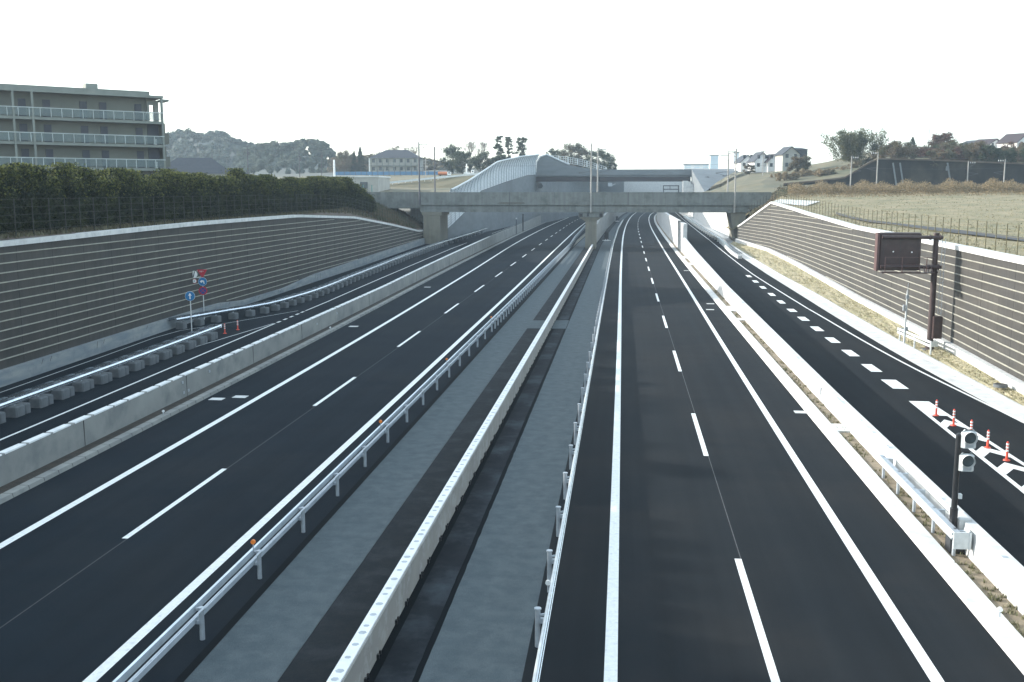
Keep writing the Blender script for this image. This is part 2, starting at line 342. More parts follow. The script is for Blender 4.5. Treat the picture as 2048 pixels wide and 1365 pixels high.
# median between the carriageways
ms = lambda v, k=1.0: (lambda Y: v + (0 if Y < 205 else k * lin([(205,0),(300,1.0),(400,2.8),(500,5.4),(600,9.3)])(Y)))
YM = YS
_jr = random.Random(2); _jt = {}
def rag(v, seed):
    f = ms(v)
    def g(Y):
        k = (seed, round(Y, 2))
        if k not in _jt: _jt[k] = _jr.gauss(0, .006)
        return f(Y) + _jt[k]
    return g
YJ = yr(YN, 120, .45) + yr(124, YF, 6)
md = MB().ribbon(rag(-9.45, 1), rag(-7.4, 2), -.004, YJ); md.ribbon(rag(-4.3, 3), rag(-2.05, 4), -.004, YJ)
setting(md.build('median_concrete', M['conc_strip']))
setting(MB().ribbon(ms(-7.4), ms(-5.8), -.012, YM).build('median_asphalt', M['asphalt_dark']))
setting(MB().ribbon(ms(-5.6), ms(-4.2), -.05, YM).build('median_gutter', M['void']))
setting(MB().ribbon(rag(-5.28, 5), rag(-4.46, 6), -.02, YJ).build('gutter_slab', M['asphalt_stain']))
setting(MB().ribbon(ms(-9.66), ms(-9.44), .001, YM).build('dark_strip', M['void']))  # near-black strip along the outer edge of the median concrete
setting(MB().box(-7.4, -6.0, 78.5, 83.5, -.011, -.003).box(-5.5, -4.35, 78.5, 83.8, -.04, .0).build('median_crossing', M['conc_strip']))

# ------------------------------------------------------------------ painted markings
def stripe(f, wd, z, Ya, Yb, st=4):
    zf = z if callable(z) else (lambda Y: z)
    return MB().ribbon(lambda Y: f(Y) - wd/2, lambda Y: f(Y) + wd/2, lambda Y: zf(Y) + .006, yr(Ya, Yb, st))
def mark(mb, name='road_marking', m='paint'): return setting(mb.build(name, M[m]))
for _f in (Ll, Lr, Rl, Rr): mark(stripe(_f, .30, 0, YN, 598))
mb = MB()
for f, y0 in ((Ld, 9.0), (Rd, 1.3)):
    k = y0 - 20
    while k < 590:
        mb.ribbon(lambda Y: f(Y) - .10, lambda Y: f(Y) + .10, .006, yr(k, k + 8, 4)); k += 19.7
mark(mb, 'lane_dashes')
sm = MB()
for f in (Ld, Rd): sm.ribbon(lambda Y: f(Y) + .07, lambda Y: f(Y) + .10, .003, yr(YN, 160, 6))
mark(sm, 'road_seam', 'seam')
mb = stripe(Ls, .14, Lz, YN, 79); s2 = stripe(Ls, .14, Lz, 88, 198); mb.add(s2.v, s2.f)
for a in (79.6, 81.4, 83.2, 85.0, 86.6): s2 = stripe(lambda Y: Ls(Y), .22, Lz, a, a + .9); mb.add(s2.v, s2.f)
s2 = stripe(lambda Y: Ls(Y), .14, Lz, 240, 596); mb.add(s2.v, s2.f)
mark(mb)
g1 = lin([(-14,-31.0),(50,-33.2),(61,-33.8),(70,-34.4),(74,-34.2),(78,-32.6),(88,-29.3)])
mark(stripe(g1, .10, 0, YN, 88, 2), m='paint_thin')
mark(MB().ribbon(lin([(66,-29.6),(79,-28.5)]), lin([(66,-29.48),(79,-28.38)]), .007, [66, 72, 79]), m='paint_thin')
# right side road: edge line, dashes, gore
mark(stripe(Rs, .16, Rz, YN, 420))
mb = MB(); gd = lin([(50,15.35),(70,15.35),(100,15.6),(130,15.9)])
for a, b in ((52.6-1.6,0),(57.3,0),(62.6,0),(68.4,0),(74.4,0),(80.6,0),(87,0),(93.4,0),(100,0),(106.8,0),(114,0),(121,0),(128,0)):
    if a < 52: continue
    wdt = .42 if a < 60 else (.33 if a < 100 else .28)
    L_ = 2.7
    mb.ribbon(lambda Y: gd(Y) - wdt, lambda Y: gd(Y) + wdt, lambda Y: Rz(Y) + .006, [a - L_/2, a, a + L_/2])
mark(mb, 'gore_dashes')
gl = lin([(5,13.0),(37,14.45),(52.6,14.85)]); gr = lin([(5,17.6),(41,16.05),(52.6,15.85)])
mb = MB().ribbon(lambda Y: gl(Y), lambda Y: gl(Y) + .2, .006, [4, 20, 37, 49.2]).ribbon(lambda Y: gr(Y) - .2, gr, .006, [4, 20, 41, 49.2])
mb.ribbon(gl, gr, .006, [49.2, 52.6])
y = 47.4
while y > 8:                      # chevrons pointing away
    l = gl(y) + .2; r_ = gr(y) - .2; c = (l + r_) / 2; h = .55 + (r_ - l) * .28; d = .95
    mb.add([(l,y-h,.006),(c,y,.006),(c,y+d,.006),(l,y-h+d,.006)], [(0,1,2,3)]); mb.add([(c,y,.006),(r_,y-h,.006),(r_,y-h+d,.006),(c,y+d,.006)], [(0,1,2,3)])
    y -= 2.55
mark(mb, 'gore_chevrons')
# drain covers set in the shoulders
mb = MB()
for x, y_ in ((-20.9,49.2),(-19.9,49.9),(9.0-.1,49.3),(8.6,98),(8.15,93),(-21.4,78),(-22.0,112),(8.9,140)):
    mb.box(x-.36, x+.36, y_-.28, y_+.28, .0, .010)
setting(mb.build('drain_cover', M['conc_white']))

# ------------------------------------------------------------------ kerbs, planting strips, gutters
def prism(name, prof, Ys, m, parent=None): return MB().sweep(prof, Ys).build(name, m, parent)
YB = yr(YN, 200, 2.0) + yr(205, 598, 6)
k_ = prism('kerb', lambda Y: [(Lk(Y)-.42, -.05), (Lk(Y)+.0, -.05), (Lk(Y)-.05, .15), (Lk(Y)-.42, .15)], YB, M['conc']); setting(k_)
mb = MB(); y = YN
while y < 190:
    mb.bar((Lk(y)+.006-.02, y, .0), (Lk(y)-.045, y, .155), .02, .006); mb.box(Lk(y)-.42, Lk(y)-.05, y-.012, y+.012, .15, .154); y += 1.0 if y < 90 else 2
setting(mb.build('kerb_joints', M['joint']))
setting(MB().ribbon(lambda Y: Lb(Y) - .05, lambda Y: Lk(Y) - .4, .08, YB).build('planting_strip', M['earth_dark']))
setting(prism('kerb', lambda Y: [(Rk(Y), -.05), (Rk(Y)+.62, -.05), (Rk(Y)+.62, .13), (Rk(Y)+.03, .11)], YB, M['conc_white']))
setting(MB().ribbon(lambda Y: Rk(Y) + .6, lambda Y: Rk(Y) + 1.25, .07, YB).build('planting_strip', M['dirt']))
mb = MB()
for a, b in ((44.9,46.3),(84.5,85.8),(91,95),(150,154),(165,170)): mb.box(Rk(a)+.55, Rk(a)+1.18, a, b, -.05, .142)
setting(mb.build('kerb_crosspiece', M['conc_white']))
setting(prism('gutter', lambda Y: [(Rgi(Y), Rz(Y)-.1), (Rgo(Y), Rz(Y)-.1), (Rgo(Y), Rz(Y)+.14), (Rgo(Y)-.22, Rz(Y)+.14), (Rgo(Y)-.3, Rz(Y)+.012), (Rgi(Y), Rz(Y)+.012)], YB, M['conc_white']))

# ------------------------------------------------------------------ left low barrier wall (between carriageway and side road)
bl = empty('barrier_wall', (Lb(40), 40, 0), 'long low grey concrete barrier wall left of the left carriageway, with patchy sun painted as pale pieces along its top', 'wall')
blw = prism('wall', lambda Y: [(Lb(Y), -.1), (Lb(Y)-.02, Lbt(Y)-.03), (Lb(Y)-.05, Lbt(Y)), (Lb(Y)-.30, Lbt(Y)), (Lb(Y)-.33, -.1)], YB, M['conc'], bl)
rn = random.Random(4); mb = MB(); y = YN
while y < 200:
    L_ = rn.uniform(1.1, 1.7); mb.add([(Lb(y)-.015, y, Lbt(y)-.05), (Lb(y+L_)-.01, y+L_, Lbt(y)-.035), (Lb(y+L_)-.01, y+L_, Lbt(y)+.018), (Lb(y)-.015, y, Lbt(y)+.018),
            (Lb(y)-.32, y, Lbt(y)-.05), (Lb(y+L_)-.32, y+L_, Lbt(y)-.035), (Lb(y+L_)-.32, y+L_, Lbt(y)+.018), (Lb(y)-.32, y, Lbt(y)+.018)],
            [(0,1,2,3),(7,6,5,4),(3,2,6,7),(0,3,7,4),(1,5,6,2),(0,4,5,1)])
    y += L_ + rn.uniform(.15, .4)
mb.build('coping', M['conc_cap'], bl)  # patchy light on the barrier top, built as broken near-white pieces
mb = MB()
for y in (28.7, 38.9, 49.4, 59.6, 70, 92, 118, 145, 172): mb.box(Lb(y)-.02, Lb(y)+.004, y-.02, y+.02, .05, Lbt(y)-.05)
merge_into(blw, mb, M['joint'])
mb = MB()
for y, z in ((48.9,.9),(49.0,.35),(49.6,.35),(74,.7),(80,.8),(52.5,.85)): mb.box(Lb(y)-.02, Lb(y)+.012, y-.09, y+.09, z-.07, z+.07)
build_each(mb, 'wall_box', M['steel_dull'], bl)

# ------------------------------------------------------------------ right low barrier wall
br = empty('barrier_wall', (10.3, 40, 0), 'long low white concrete barrier wall right of the right carriageway, bright in sun', 'wall')
rb = lambda Y: Rk(Y) + 1.15
rbt = lin([(-14,.92),(50,.92),(103,1.3),(150,2.1),(180,2.8)])
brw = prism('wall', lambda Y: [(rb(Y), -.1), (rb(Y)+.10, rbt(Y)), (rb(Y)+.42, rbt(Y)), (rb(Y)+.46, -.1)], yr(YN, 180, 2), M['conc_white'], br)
prism('wall', lambda Y: [(rb(Y)-.05, -.1), (rb(Y)+.0, 5.2), (rb(Y)+.7, 5.2), (rb(Y)+.75, -.1)], yr(180.1, 598, 8), M['conc_white'], br)
mb = MB(); rn = random.Random(9); y = 12
while y < 150:
    if rn.random() < .75: mb.box(rb(y)+.12, rb(y)+.20+rn.random()*.1, y, y+.14, rbt(y)-.01, rbt(y)+.008)
    y += rn.choice([.3, 2.2, 3.0])
mb.box(rb(52)+.02, rb(52)+.05, 51.9, 52.1, .35, .75); mb.box(rb(88)+.0, rb(88)+.42, 87.9, 88.1, rbt(88)-.01, rbt(88)+.01)
merge_into(brw, mb, M['steel_dull'])

# ------------------------------------------------------------------ median barrier
bm = empty('median_barrier', (-5.7, 40, 0), 'narrow concrete barrier wall along the middle of the median with hexagon marked white top', 'barrier')
bmw = MB().box(-5.79, -5.50, YN, 193.6, -.05, .80).build('wall', M['conc_face'], bm)
bmc = MB().box(-5.82, -5.54, YN, 193.4, .802, .845).build('coping', M['conc_cap'], bm)
mb = MB(); y = 8.0; i = 0
sp = [.62, .62, .60, .36]
while y < 120:
    s_ = .072 + .012 * (i % 3)
    mb.add([(-5.68 + s_*math.cos(a)*1.05, y + s_*math.sin(a), .8465) for a in [R(60*k) for k in range(6)]], [(0,1,2,3,4,5)])
    y += sp[i % 4]; i += 1
merge_into(bmc, mb, M['steel_dull'])
mb = MB(); y = 8.0; i = 0
while y < 110:
    mb.box(-5.53, -5.44, y, y+.08, -.04, .07); mb.box(-5.53, -5.46, y+.25, y+.31, -.04, .05); y += (1.15, 1.9)[i % 2]; i += 1
merge_into(bmw, mb, M['black_metal'])

# ------------------------------------------------------------------ guard rails
def wprof(x, z, s, h=.31):          # corrugated beam profile, s = side it bulges to
    return [(x, z-h/2), (x+s*.055, z-h*.36), (x+s*.07, z-h*.22), (x+s*.012, z-h*.06), (x+s*.012, z+h*.06), (x+s*.07, z+h*.22), (x+s*.055, z+h*.36), (x, z+h/2),
            (x-s*.012, z+h/2), (x-s*.012, z-h/2)]
def beam(name, f, zf, s, Ys, parent, h=.31, m='steel'):
    return MB().sweep(lambda Y: wprof(f(Y), zf(Y), s, h), Ys).build(name, M[m], parent)
gl_ = empty('guardrail', (-9.9, 40, 0), 'steel two-beam guardrail with posts along the inner edge of the left carriageway', 'guardrail')
fL = lin([(-14,-9.92),(195,-9.98),(230,-10.6),(350,-11.5)])
beam('beam', lambda Y: fL(Y)-.14, lambda Y: .75, -1, yr(YN, 340, 4), gl_, .15, 'steel_beam')
beam('beam', lambda Y: fL(Y)-.13, lambda Y: .47, -1, yr(YN, 340, 4), gl_, .14, 'steel_beam')
MB().sweep(lambda Y: [(fL(Y)-.20, .835), (fL(Y)-.13, .835), (fL(Y)-.13, .85), (fL(Y)-.20, .85)], yr(YN, 340, 4)).build('top_flange', M['steel_beam'], gl_)
MB().sweep(lambda Y: [(fL(Y)+.10+.035*math.cos(a), .81+.02*math.sin(a)) for a in [R(60*k) for k in range(6)]], yr(YN, 340, 4)).build('top_rail', M['steel_dull'], gl_)
post = None; ys = [14.1 + 3.87*k for k in range(16)] + [76 + 1.95*k for k in range(60)] + [195 + 6*k for k in range(24)]
for y in ys:
    if post is None:
        post = MB().tube((0,0,-.3), (0,0,.80), .062, n=12).tube((0,0,.80), (0,0,.82), .07, n=12).box(-.13,.02,-.05,.05,.40,.48).box(-.13,.09,-.04,.04,.74,.80).build('post', M['steel_dull'], gl_, world=False)
        post.location = Vector((fL(y)+.03, y, 0)) - wl(gl_)
    else: copy_child(post, gl_, (fL(y)+.03, y, 0))
gr_ = empty('guardrail', (-1.8, 40, 0), 'thin steel guardrail with round-topped posts along the left edge of the right carriageway', 'guardrail')
fR = lin([(-14,-1.62),(150,-1.72),(200,-1.72),(290,-1.1),(400,.6)])
beam('beam', fR, lambda Y: .66, 1, yr(YN, 380, 4), gr_, .28)
MB().sweep(lambda Y: [(fR(Y)+.0+.04*math.cos(a), .82+.03*math.sin(a)) for a in [R(60*k) for k in range(6)]], yr(YN, 380, 4)).build('top_rail', M['steel_white'], gr_)
p2 = None; ys = [14.6 + 3.87*k for k in range(16)] + [76.5 + 1.95*k for k in range(60)] + [196 + 7*k for k in range(24)]
for y in ys:
    if p2 is None:
        p2 = MB().tube((0,0,-.3), (0,0,.93), .065, n=12).tube((0,0,.93), (0,0,.965), .085, n=12).box(0,.22,-.05,.05,.6,.72).bar((.03,0,.78),(.2,0,.82),.05).build('post', M['steel_dull'], gr_, world=False)
        p2.location = Vector((fR(y)-.2, y, 0)) - wl(gr_)
    else: copy_child(p2, gr_, (fR(y)-.2, y, 0))
# delineators clipped to the rails
def delineator(loc, m, label, grp):
    t = empty('delineator', loc, label, 'reflector', grp)
    MB().tube((0,0,0), (0,0,.20), .018, n=6).build('stem', M['steel_dull'], t, world=False)
    MB().tube((0,-.03,.25), (0,.03,.25), .065, n=16).build('reflector', m, t, world=False)
    return t
for i, y in enumerate((25.6, 40.4, 56.5, 76.5)):
    delineator((fL(y)-.08, y, .85), M['orange'], ('orange round reflector on the left median guardrail, ' + ['nearest and largest', 'second nearest', 'third nearest', 'farthest and smallest'][i]), 'orange reflectors on the left median guardrail')
delineator((fR(23.6)-.05, 23.6, .84), M['pole_white'], 'white round reflector on top of the right median guardrail near its closest post', None)
mb = None
for i, (x, y, z) in enumerate(((Lk(44.8)-.3, 44.8, .1), (Lk(75)-.3, 75, .1), (Rk(25)+.5, 25, .12))):
    t = empty('kerb_reflector', (x, y, z), ['small white reflector on the left kerb, beside the two pale drain covers', 'small white reflector on the left kerb farther off, beyond the drain covers', 'small white reflector on the right kerb near the bottom right corner'][i], 'reflector', None)
    MB().tube((0,0,0),(0,0,.16),.02,n=6).build('stem', M['steel_dull'], t, world=False)
    MB().tube((0,-.03,.2),(0,.03,.2),.06,n=12).build('reflector', M['white'], t, world=False)

# left side road: rails on concrete blocks
def block_rail(label, fx, ys, Ybeam, second=True, zf=lambda Y: 0, bm_='conc_block'):
    t = empty('guardrail', (fx(ys[0]), ys[0], zf(ys[0])), label, 'guardrail')
    beam('beam', lambda Y: fx(Y)-.30, lambda Y: zf(Y)+.86, -1, Ybeam, t, .26); beam('beam', lambda Y: fx(Y)+.30, lambda Y: zf(Y)+.80, 1, Ybeam, t, .26)
    MB().sweep(lambda Y: [(fx(Y)-.05, zf(Y)+.965), (fx(Y)+.06, zf(Y)+.965), (fx(Y)+.06, zf(Y)+.985), (fx(Y)-.05, zf(Y)+.985)], Ybeam).build('top_plate', M['steel'], t)
    blk = pst = sb = None
    for y in ys:
        L = (fx(y), y, zf(y))
        if blk is None:
            blk = MB().cbox(-.34,.34,-.36,.36,0,.52,.06).build('concrete_block', M[bm_], t, world=False); blk.location = Vector(L) - wl(t)
            pst = MB().tube((0,0,.5), (0,0,.97), .055, n=10).box(-.3,.3,-.04,.04,.78,.9).build('post', M['steel_dull'], t, world=False); pst.location = Vector(L) - wl(t)
            if second: sb = MB().cbox(-.26,.26,-.22,.22,0,.50,.05).build('concrete_block', M[bm_], t, world=False); sb.location = Vector((L[0]+.04, L[1]+.66, L[2])) - wl(t)
        else:
            copy_child(blk, t, L); copy_child(pst, t, L)
            if second: copy_child(sb, t, (L[0]+.04, L[1]+.66, L[2]))
    return t
fA = tab([(16,-27.9),(43,-28.95),(57,-29.35),(71,-29.95)])
block_rail('steel guardrail on paired grey concrete blocks, nearest of the two on the left side road', fA, [17.0 + 2.1*k for k in range(26)], yr(14, 71.2, 3))
fB = tab([(74,-34.9),(80,-33.4),(85,-31.9),(94,-31.25),(118,-31.9),(150,-33.0),(178,-33.4),(272,-34.2),(330,-34.4),(480,-33.2)])
block_rail('long steel guardrail on single concrete blocks along the foot of the left wall', fB,
           [75.2 + 2.15*k for k in range(52)] + [190 + 6.5*k for k in range(30)], yr(74.2, 390, 3), False, Lz)
# right side road: white block rail starting by the bridge
fC = tab([(150,18.0),(158,17.75),(185,18.3),(207,18.4),(266,18.8),(390,21.5)])
block_rail('white rail on close concrete blocks on the right side road by the railway bridge', fC, [155.5 + 1.3*k for k in range(28)] + [195+6*k for k in range(24)], yr(155, 330, 4), False, Rz, 'conc_white')

# marker posts
def cone_post(loc, label, grp, h=.75):
    t = empty('marker_post', loc, label, 'marker post', grp)
    MB().tube((0,0,0), (0,0,.04), .14, .12, n=14).build('base', M['red'], t, world=False)
    MB().tube((0,0,.04), (0,0,h), .05, .045, n=12).tube((0,0,h), (0,0,h+.03), .045, .02, n=12).build('post', M['red'], t, world=False)
    b = MB()
    for k in range(3): b.tube((0,0,h*.50+.13*k), (0,0,h*.50+.07+.13*k), .055, n=12)
    build_each(b, 'reflective_band', M['white'], t, world=False)
    return t
names = ['farthest, at the tip of the white chevrons', 'second farthest on the chevrons', 'half hidden behind the round signal lamps', 'just right of the round signal lamps', 'nearest, at the right edge of the photo']
for i, (x, y) in enumerate(((15.2,49.2),(15.35,47.1),(15.4,44.9),(15.45,43.0),(15.5,41.0))):
    cone_post((x, y, .007), 'red and white post on the right gore, ' + names[i], 'red marker posts on the right gore')
cone_post((-30.1, 72.9, 0), 'red post with white bands at the left fork, the one nearer the guardrail end', 'red marker posts at the left fork')
cone_post((-29.9, 75.0, 0), 'red post with white bands at the left fork, the one farther from the guardrail end', 'red marker posts at the left fork')

# ------------------------------------------------------------------ big panelled retaining walls
def panel_wall(name, label, path, side, ztop, zbase, footing, levels):
    """path: list of (x,y); side=+1 when the road lies towards +x of the face."""
    c0 = path[len(path)//2]; t = empty(name, (c0[0], c0[1], 0), label, 'wall')
    n = len(path); nor = []
    for i in range(n):
        a = Vector(path[max(0, i-1)]); b = Vector(path[min(n-1, i+1)]); d = (b - a).normalized(); nor.append(Vector((d.y, -d.x)) * side)
    P = [Vector(p) for p in path]
    def strip(off0, off1, za, zb, m, nm):
        mb = MB(); vs = []
        for i in range(n):
            p0 = P[i] + nor[i]*off0; p1 = P[i] + nor[i]*off1; a, b = za(i), zb(i)
            vs += [(p1.x,p1.y,a),(p1.x,p1.y,b),(p0.x,p0.y,b),(p0.x,p0.y,a)]
        fs = [(4*i+j, 4*i+(j+1)%4, 4*i+4+(j+1)%4, 4*i+4+j) for i in range(n-1) for j in range(4)] + [(0,1,2,3), (4*n-1,4*n-2,4*n-3,4*n-4)]
        mb.add(vs, fs); return mb.build(nm, m, t)
    face = strip(-.5, 0, lambda i: -.3, lambda i: ztop[i]-.25, M['wallpanel'], 'panel_face')
    strip(-.62, .10, lambda i: ztop[i]-.30, lambda i: ztop[i], M['conc_white'] , 'coping')
    foot = strip(-.2, .42, lambda i: -.3, lambda i: footing[i], M['conc_stain'] if side > 0 else M['conc_white'], 'footing')
    mb = MB()
    for z in levels:
        run = []
        for i in range(n):
            if footing[i]+.05 < z < ztop[i]-.42: run.append(i)
            if (i == n-1 or not (footing[i]+.05 < z < ztop[i]-.42)) and len(run) > 1:
                vs = []
                for k in run:
                    p0 = P[k] - nor[k]*.05; p1 = P[k] + nor[k]*.05
                    vs += [(p1.x,p1.y,z-.035),(p1.x,p1.y,z+.02),(p0.x,p0.y,z+.04),(p0.x,p0.y,z-.05)]
                m_ = len(run); mb.add(vs, [(4*i_+j, 4*i_+(j+1)%4, 4*i_+4+(j+1)%4, 4*i_+4+j) for i_ in range(m_-1) for j in range(4)] + [(0,1,2,3),(4*m_-1,4*m_-2,4*m_-3,4*m_-4)]); run = []
            elif not (footing[i]+.05 < z < ztop[i]-.42): run = []
    mb.build('ledge_strips', M['ledge'], t)
    mb = MB(); dist = 0
    for i in range(1, n):
        dist += (P[i]-P[i-1]).length
        if dist > 4.0:
            dist = 0; q0 = P[i] - nor[i]*.02; q1 = P[i] + nor[i]*.006
            mb.bar((*(q1), footing[i]), (*(q1), ztop[i]-.3), .03, .012, up=(nor[i].x, nor[i].y, 0))
    merge_into(face, mb, M['joint'])
    return t, foot
YW = yr(YN, 192.5, 2.0)
lf = lin([(-14,.85),(86,.85),(92,.45),(104,.45),(116,1.0),(150,1.5),(192,1.9)])
LWALL, LFOOT = panel_wall('retaining_wall', 'tall shaded brown grey panelled retaining wall on the left with thin pale ledges', [(Lw(Y), Y) for Y in YW], 1,
           [Lc(Y) for Y in YW], YW, [lf(Y) for Y in YW], [.85 + .535*k for k in range(14)])
rp = [(Rw(Y), Y) for Y in yr(YN, 165, 2.0)]; rzt = [Rc(Y) for Y in yr(YN, 165, 2.0)]; rzf = [Rwz(Y)+.12 for Y in yr(YN, 165, 2.0)]
for k in range(1, 11):
    tt = k / 10; rp.append((23.6 - 2.7*tt, 165 + 21.5*tt)); rzt.append(9.25 - 4.5*min(1, tt*1.02)); rzf.append(1.8 + .6*tt)
RWALL = panel_wall('retaining_wall', 'tall grey panelled retaining wall on the right, sunlit, with bright horizontal ledges and white coping', rp, -1, rzt, None, rzf, [1.05 + .535*k for k in range(16)])
# chipped lumps along right footing
YG = yr(YN, 165, 3)

# cracks on the left footing
mb = MB(); rn = random.Random(7); y = 20
while y < 120:
    z0 = .02; x = Lw(y)+.425; L_ = rn.uniform(.1, .5)
    mb.bar((x, y, lf(y)), (x+.002, y - L_, rn.uniform(.2, .5)), .04, .01, up=(1,0,0)); y += rn.choice([1.0, 4.5, 6, 7])
merge_into(LFOOT, mb, M['joint'])

# ------------------------------------------------------------------ right verge and right upper field
mb = MB(); vs = []; YV = yr(YN, 188, 2); NC = 10; rn = random.Random(3)
for Y in YV:
    xa = Rgo(Y); xb = (Rw(Y) if Y < 165 else 23.6 - 2.7*(Y-165)/21.5) - .3
    if xb < xa + .4: xb = xa + .4
    for j in range(NC + 1):
        t = j / NC; vs.append((xa + (xb-xa)*t, Y, Rz(Y)+.10 + (Rwz(Y)-.35-Rz(Y)-.10 + .0)*t*(1) + (0 if j in (0, NC) else rn.uniform(-.04, .06))))
mb.add(vs, [(i*(NC+1)+j, i*(NC+1)+j+1, (i+1)*(NC+1)+j+1, (i+1)*(NC+1)+j) for i in range(len(YV)-1) for j in range(NC)])
setting(mb.build('verge', M['grass_dry']))
def tufts(name, pts, h, wd, m, seed, n=5):
    rn = random.Random(seed); mb = MB()
    for (x, y, z) in pts:
        for k in range(n):
            a = rn.uniform(0, 6.28); hh = h * rn.uniform(.5, 1.2); l = rn.uniform(.2, .9) * hh; ww = wd * rn.uniform(.5, 1.3)
            dx, dy = math.cos(a), math.sin(a); px, py = -dy*ww/2, dx*ww/2; ox, oy = rn.uniform(-h, h)*.5, rn.uniform(-h, h)*.5
            mb.add([(x+ox-px, y+oy-py, z-.02), (x+ox+px, y+oy+py, z-.02), (x+ox+dx*l, y+oy+dy*l, z+hh)], [(0,1,2)])
    o = mb.build(name, m); o['kind'] = 'stuff'; return o
rn = random.Random(5); pts = []
for _ in range(9000):
    Y = 18 + 165 * rn.random()**1.5; xa = Rgo(Y)+.05; xb = (Rw(Y) if Y < 165 else 23.6 - 2.7*(Y-165)/21.5) - .5
    if xb <= xa: continue
    t = rn.random(); pts.append((xa+(xb-xa)*t, Y, Rz(Y)+.10 + (Rwz(Y)-.35-Rz(Y)-.10)*t))
tufts('dry_grass', pts, .08, .045, M['hay_lt'], 6); tufts('dry_grass', pts[::7], .09, .05, M['hay_dk'], 16)
pts = []
for _ in range(520):
    Y = 14 + 110 * rn.random()**1.6; pts.append((Rk(Y) + .66 + rn.random()*.45, Y, .07))
tufts('weeds', pts, .11, .05, M['weed'], 8); tufts('weeds', pts[::2], .13, .05, M['hay_dk'], 28)

zfR = lin([(-30,6.95),(60,7.0),(105,7.2),(135,7.95),(165,9.1),(185,10.2),(200,10.75),(280,11.2)])
def zR(X, Y):
    if Y <= 165: xw, c = Rw(Y), Rc(Y)
    else: tt = min(1.25, (Y-165)/21.5); xw, c = 23.6-2.7*tt, 9.25-4.5*tt
    return min(zfR(Y) + .012*max(0, X-xw-3), c - .12 + max(0, X-xw)*.72)
def gridmesh(xs_of, Ys, zf, name, m, jit=0, seed=1):
    rn = random.Random(seed); vs = []; nx = len(xs_of(Ys[0]))
    for Y in Ys:
        for j, X in enumerate(xs_of(Y)): vs.append((X, Y, zf(X, Y) + (rn.uniform(-jit, jit) if 0 < j < nx-1 else 0)))
    o = MB().add(vs, [(i*nx+j, i*nx+j+1, (i+1)*nx+j+1, (i+1)*nx+j) for i in range(len(Ys)-1) for j in range(nx-1)]).build(name, m)
    return setting(o)
def xwR(Y): return Rw(Y) if Y <= 165 else 23.6 - 2.7*min(1.25, (Y-165)/21.5)
offs = [.3, 1, 2, 3, 4.5, 6, 8, 10, 13, 17, 22, 28, 36, 48, 64, 84, 110, 150]
gridmesh(lambda Y: [xwR(Y)+o for o in offs], yr(-14, 205, 3), zR, 'grass_field', M['grass_field'], .05)
rn = random.Random(11); pts = []
for _ in range(12000):
    Y = 50 + 145*rn.random(); X = xwR(Y) + .6 + 55*rn.random()**1.3
    if X > .46*Y + 2: continue
    pts.append((X, Y, zR(X, Y)))
tufts('field_grass', pts, .12, .06, M['hay'], 12, 3); tufts('field_grass', pts[::2], .12, .07, M['hay_dk'], 13, 3)
# dark path through the field
def hitz(px, py, lo=20.0, hi=200.0):
    """where the sight line of a field feature meets the field (plain search along it)"""
    best = None; Y = lo
    while Y < hi:
        q = at(px, py, Y)
        if q.x > xwR(Y) + .2 and q.z <= zR(q.x, Y) + .05: best = q; break
        Y += .5
    return best
vs = []
for px, py in ((2110,490),(2048,481),(1960,470),(1880,461),(1800,451),(1740,444),(1700,436),(1672,428)):
    a_ = hitz(px, py + (3.6 if px > 1800 else 2.2)); c_ = hitz(px, py - (3.6 if px > 1800 else 2.2))
    if a_ and c_: vs += [(a_.x, a_.y, zR(a_.x, a_.y)+.12), (c_.x, c_.y, zR(c_.x, c_.y)+.12)]
if len(vs) > 3: setting(MB().add(vs, [(2*i, 2*i+1, 2*i+3, 2*i+2) for i in range(len(vs)//2-1)]).build('path', M['path']))
# pale apron near wall corner
vs = []
for px, py in ((1548,403),(1560,400),(1600,401.5),(1640,404),(1612,413),(1585,411),(1560,407)):
    q = hitz(px, py, 100, 203)
    if q is not None: vs.append((q.x, q.y, zR(q.x, q.y)+.12))
print('apron', [tuple(round(c,1) for c in v) for v in vs])
if len(vs) > 2: setting(MB().add(vs, [tuple(range(len(vs)))]).build('concrete_apron', M['conc_white']))

# fence on top of right wall
def wire_fence(label, pts, h, step, m, wires=3, mesh_m=None, nm='fence', thick=.05, cat='fence'):
    t = empty(nm, pts[0], label, cat)
    d = 0; pr = None; P = [Vector(p) for p in pts]; out = []
    for a, b in zip(P, P[1:]):
        L_ = (b-a).length
        while d < L_: out.append(a.lerp(b, d/L_)); d += step
        d -= L_
    for q in out[:100]:
        if pr is None: pr = MB().box(-thick/2,thick/2,-thick/2,thick/2,-.2,h).build('post', m, t, world=False); pr.location = q - wl(t)
        else: copy_child(pr, t, q)
    mb = MB()
    for k in range(wires):
        z = h * (k+1) / wires - .04
        for a, b in zip(P, P[1:]): mb.bar(a + Vector((0,0,z)), b + Vector((0,0,z)), .018)
    mb.build('wire', mesh_m or m, t)
    return t
M['fence_brown'] = mat('fence_brown', (.14, .12, .06), (.10, .09, .05), 2, .7)
M['fence_dark'] = mat('fence_dark', (.035, .04, .032), (.028, .032, .026), 2, .7)
wire_fence('thin brown wire fence on top of the sunlit right retaining wall', [(xwR(Y)+.75, Y, Rc(Y)-.05) for Y in yr(28, 164, 8)], 1.75, 2.0, M['fence_brown'], 5)
wire_fence('dark wire fence climbing the brown bank at the right end of the railway bridge', [(23.6+1.2, 166, 9.4), (23.8, 176, 8.2), (22.6, 186, 6.6)], 1.7, 2.0, M['fence_dark'], 5)

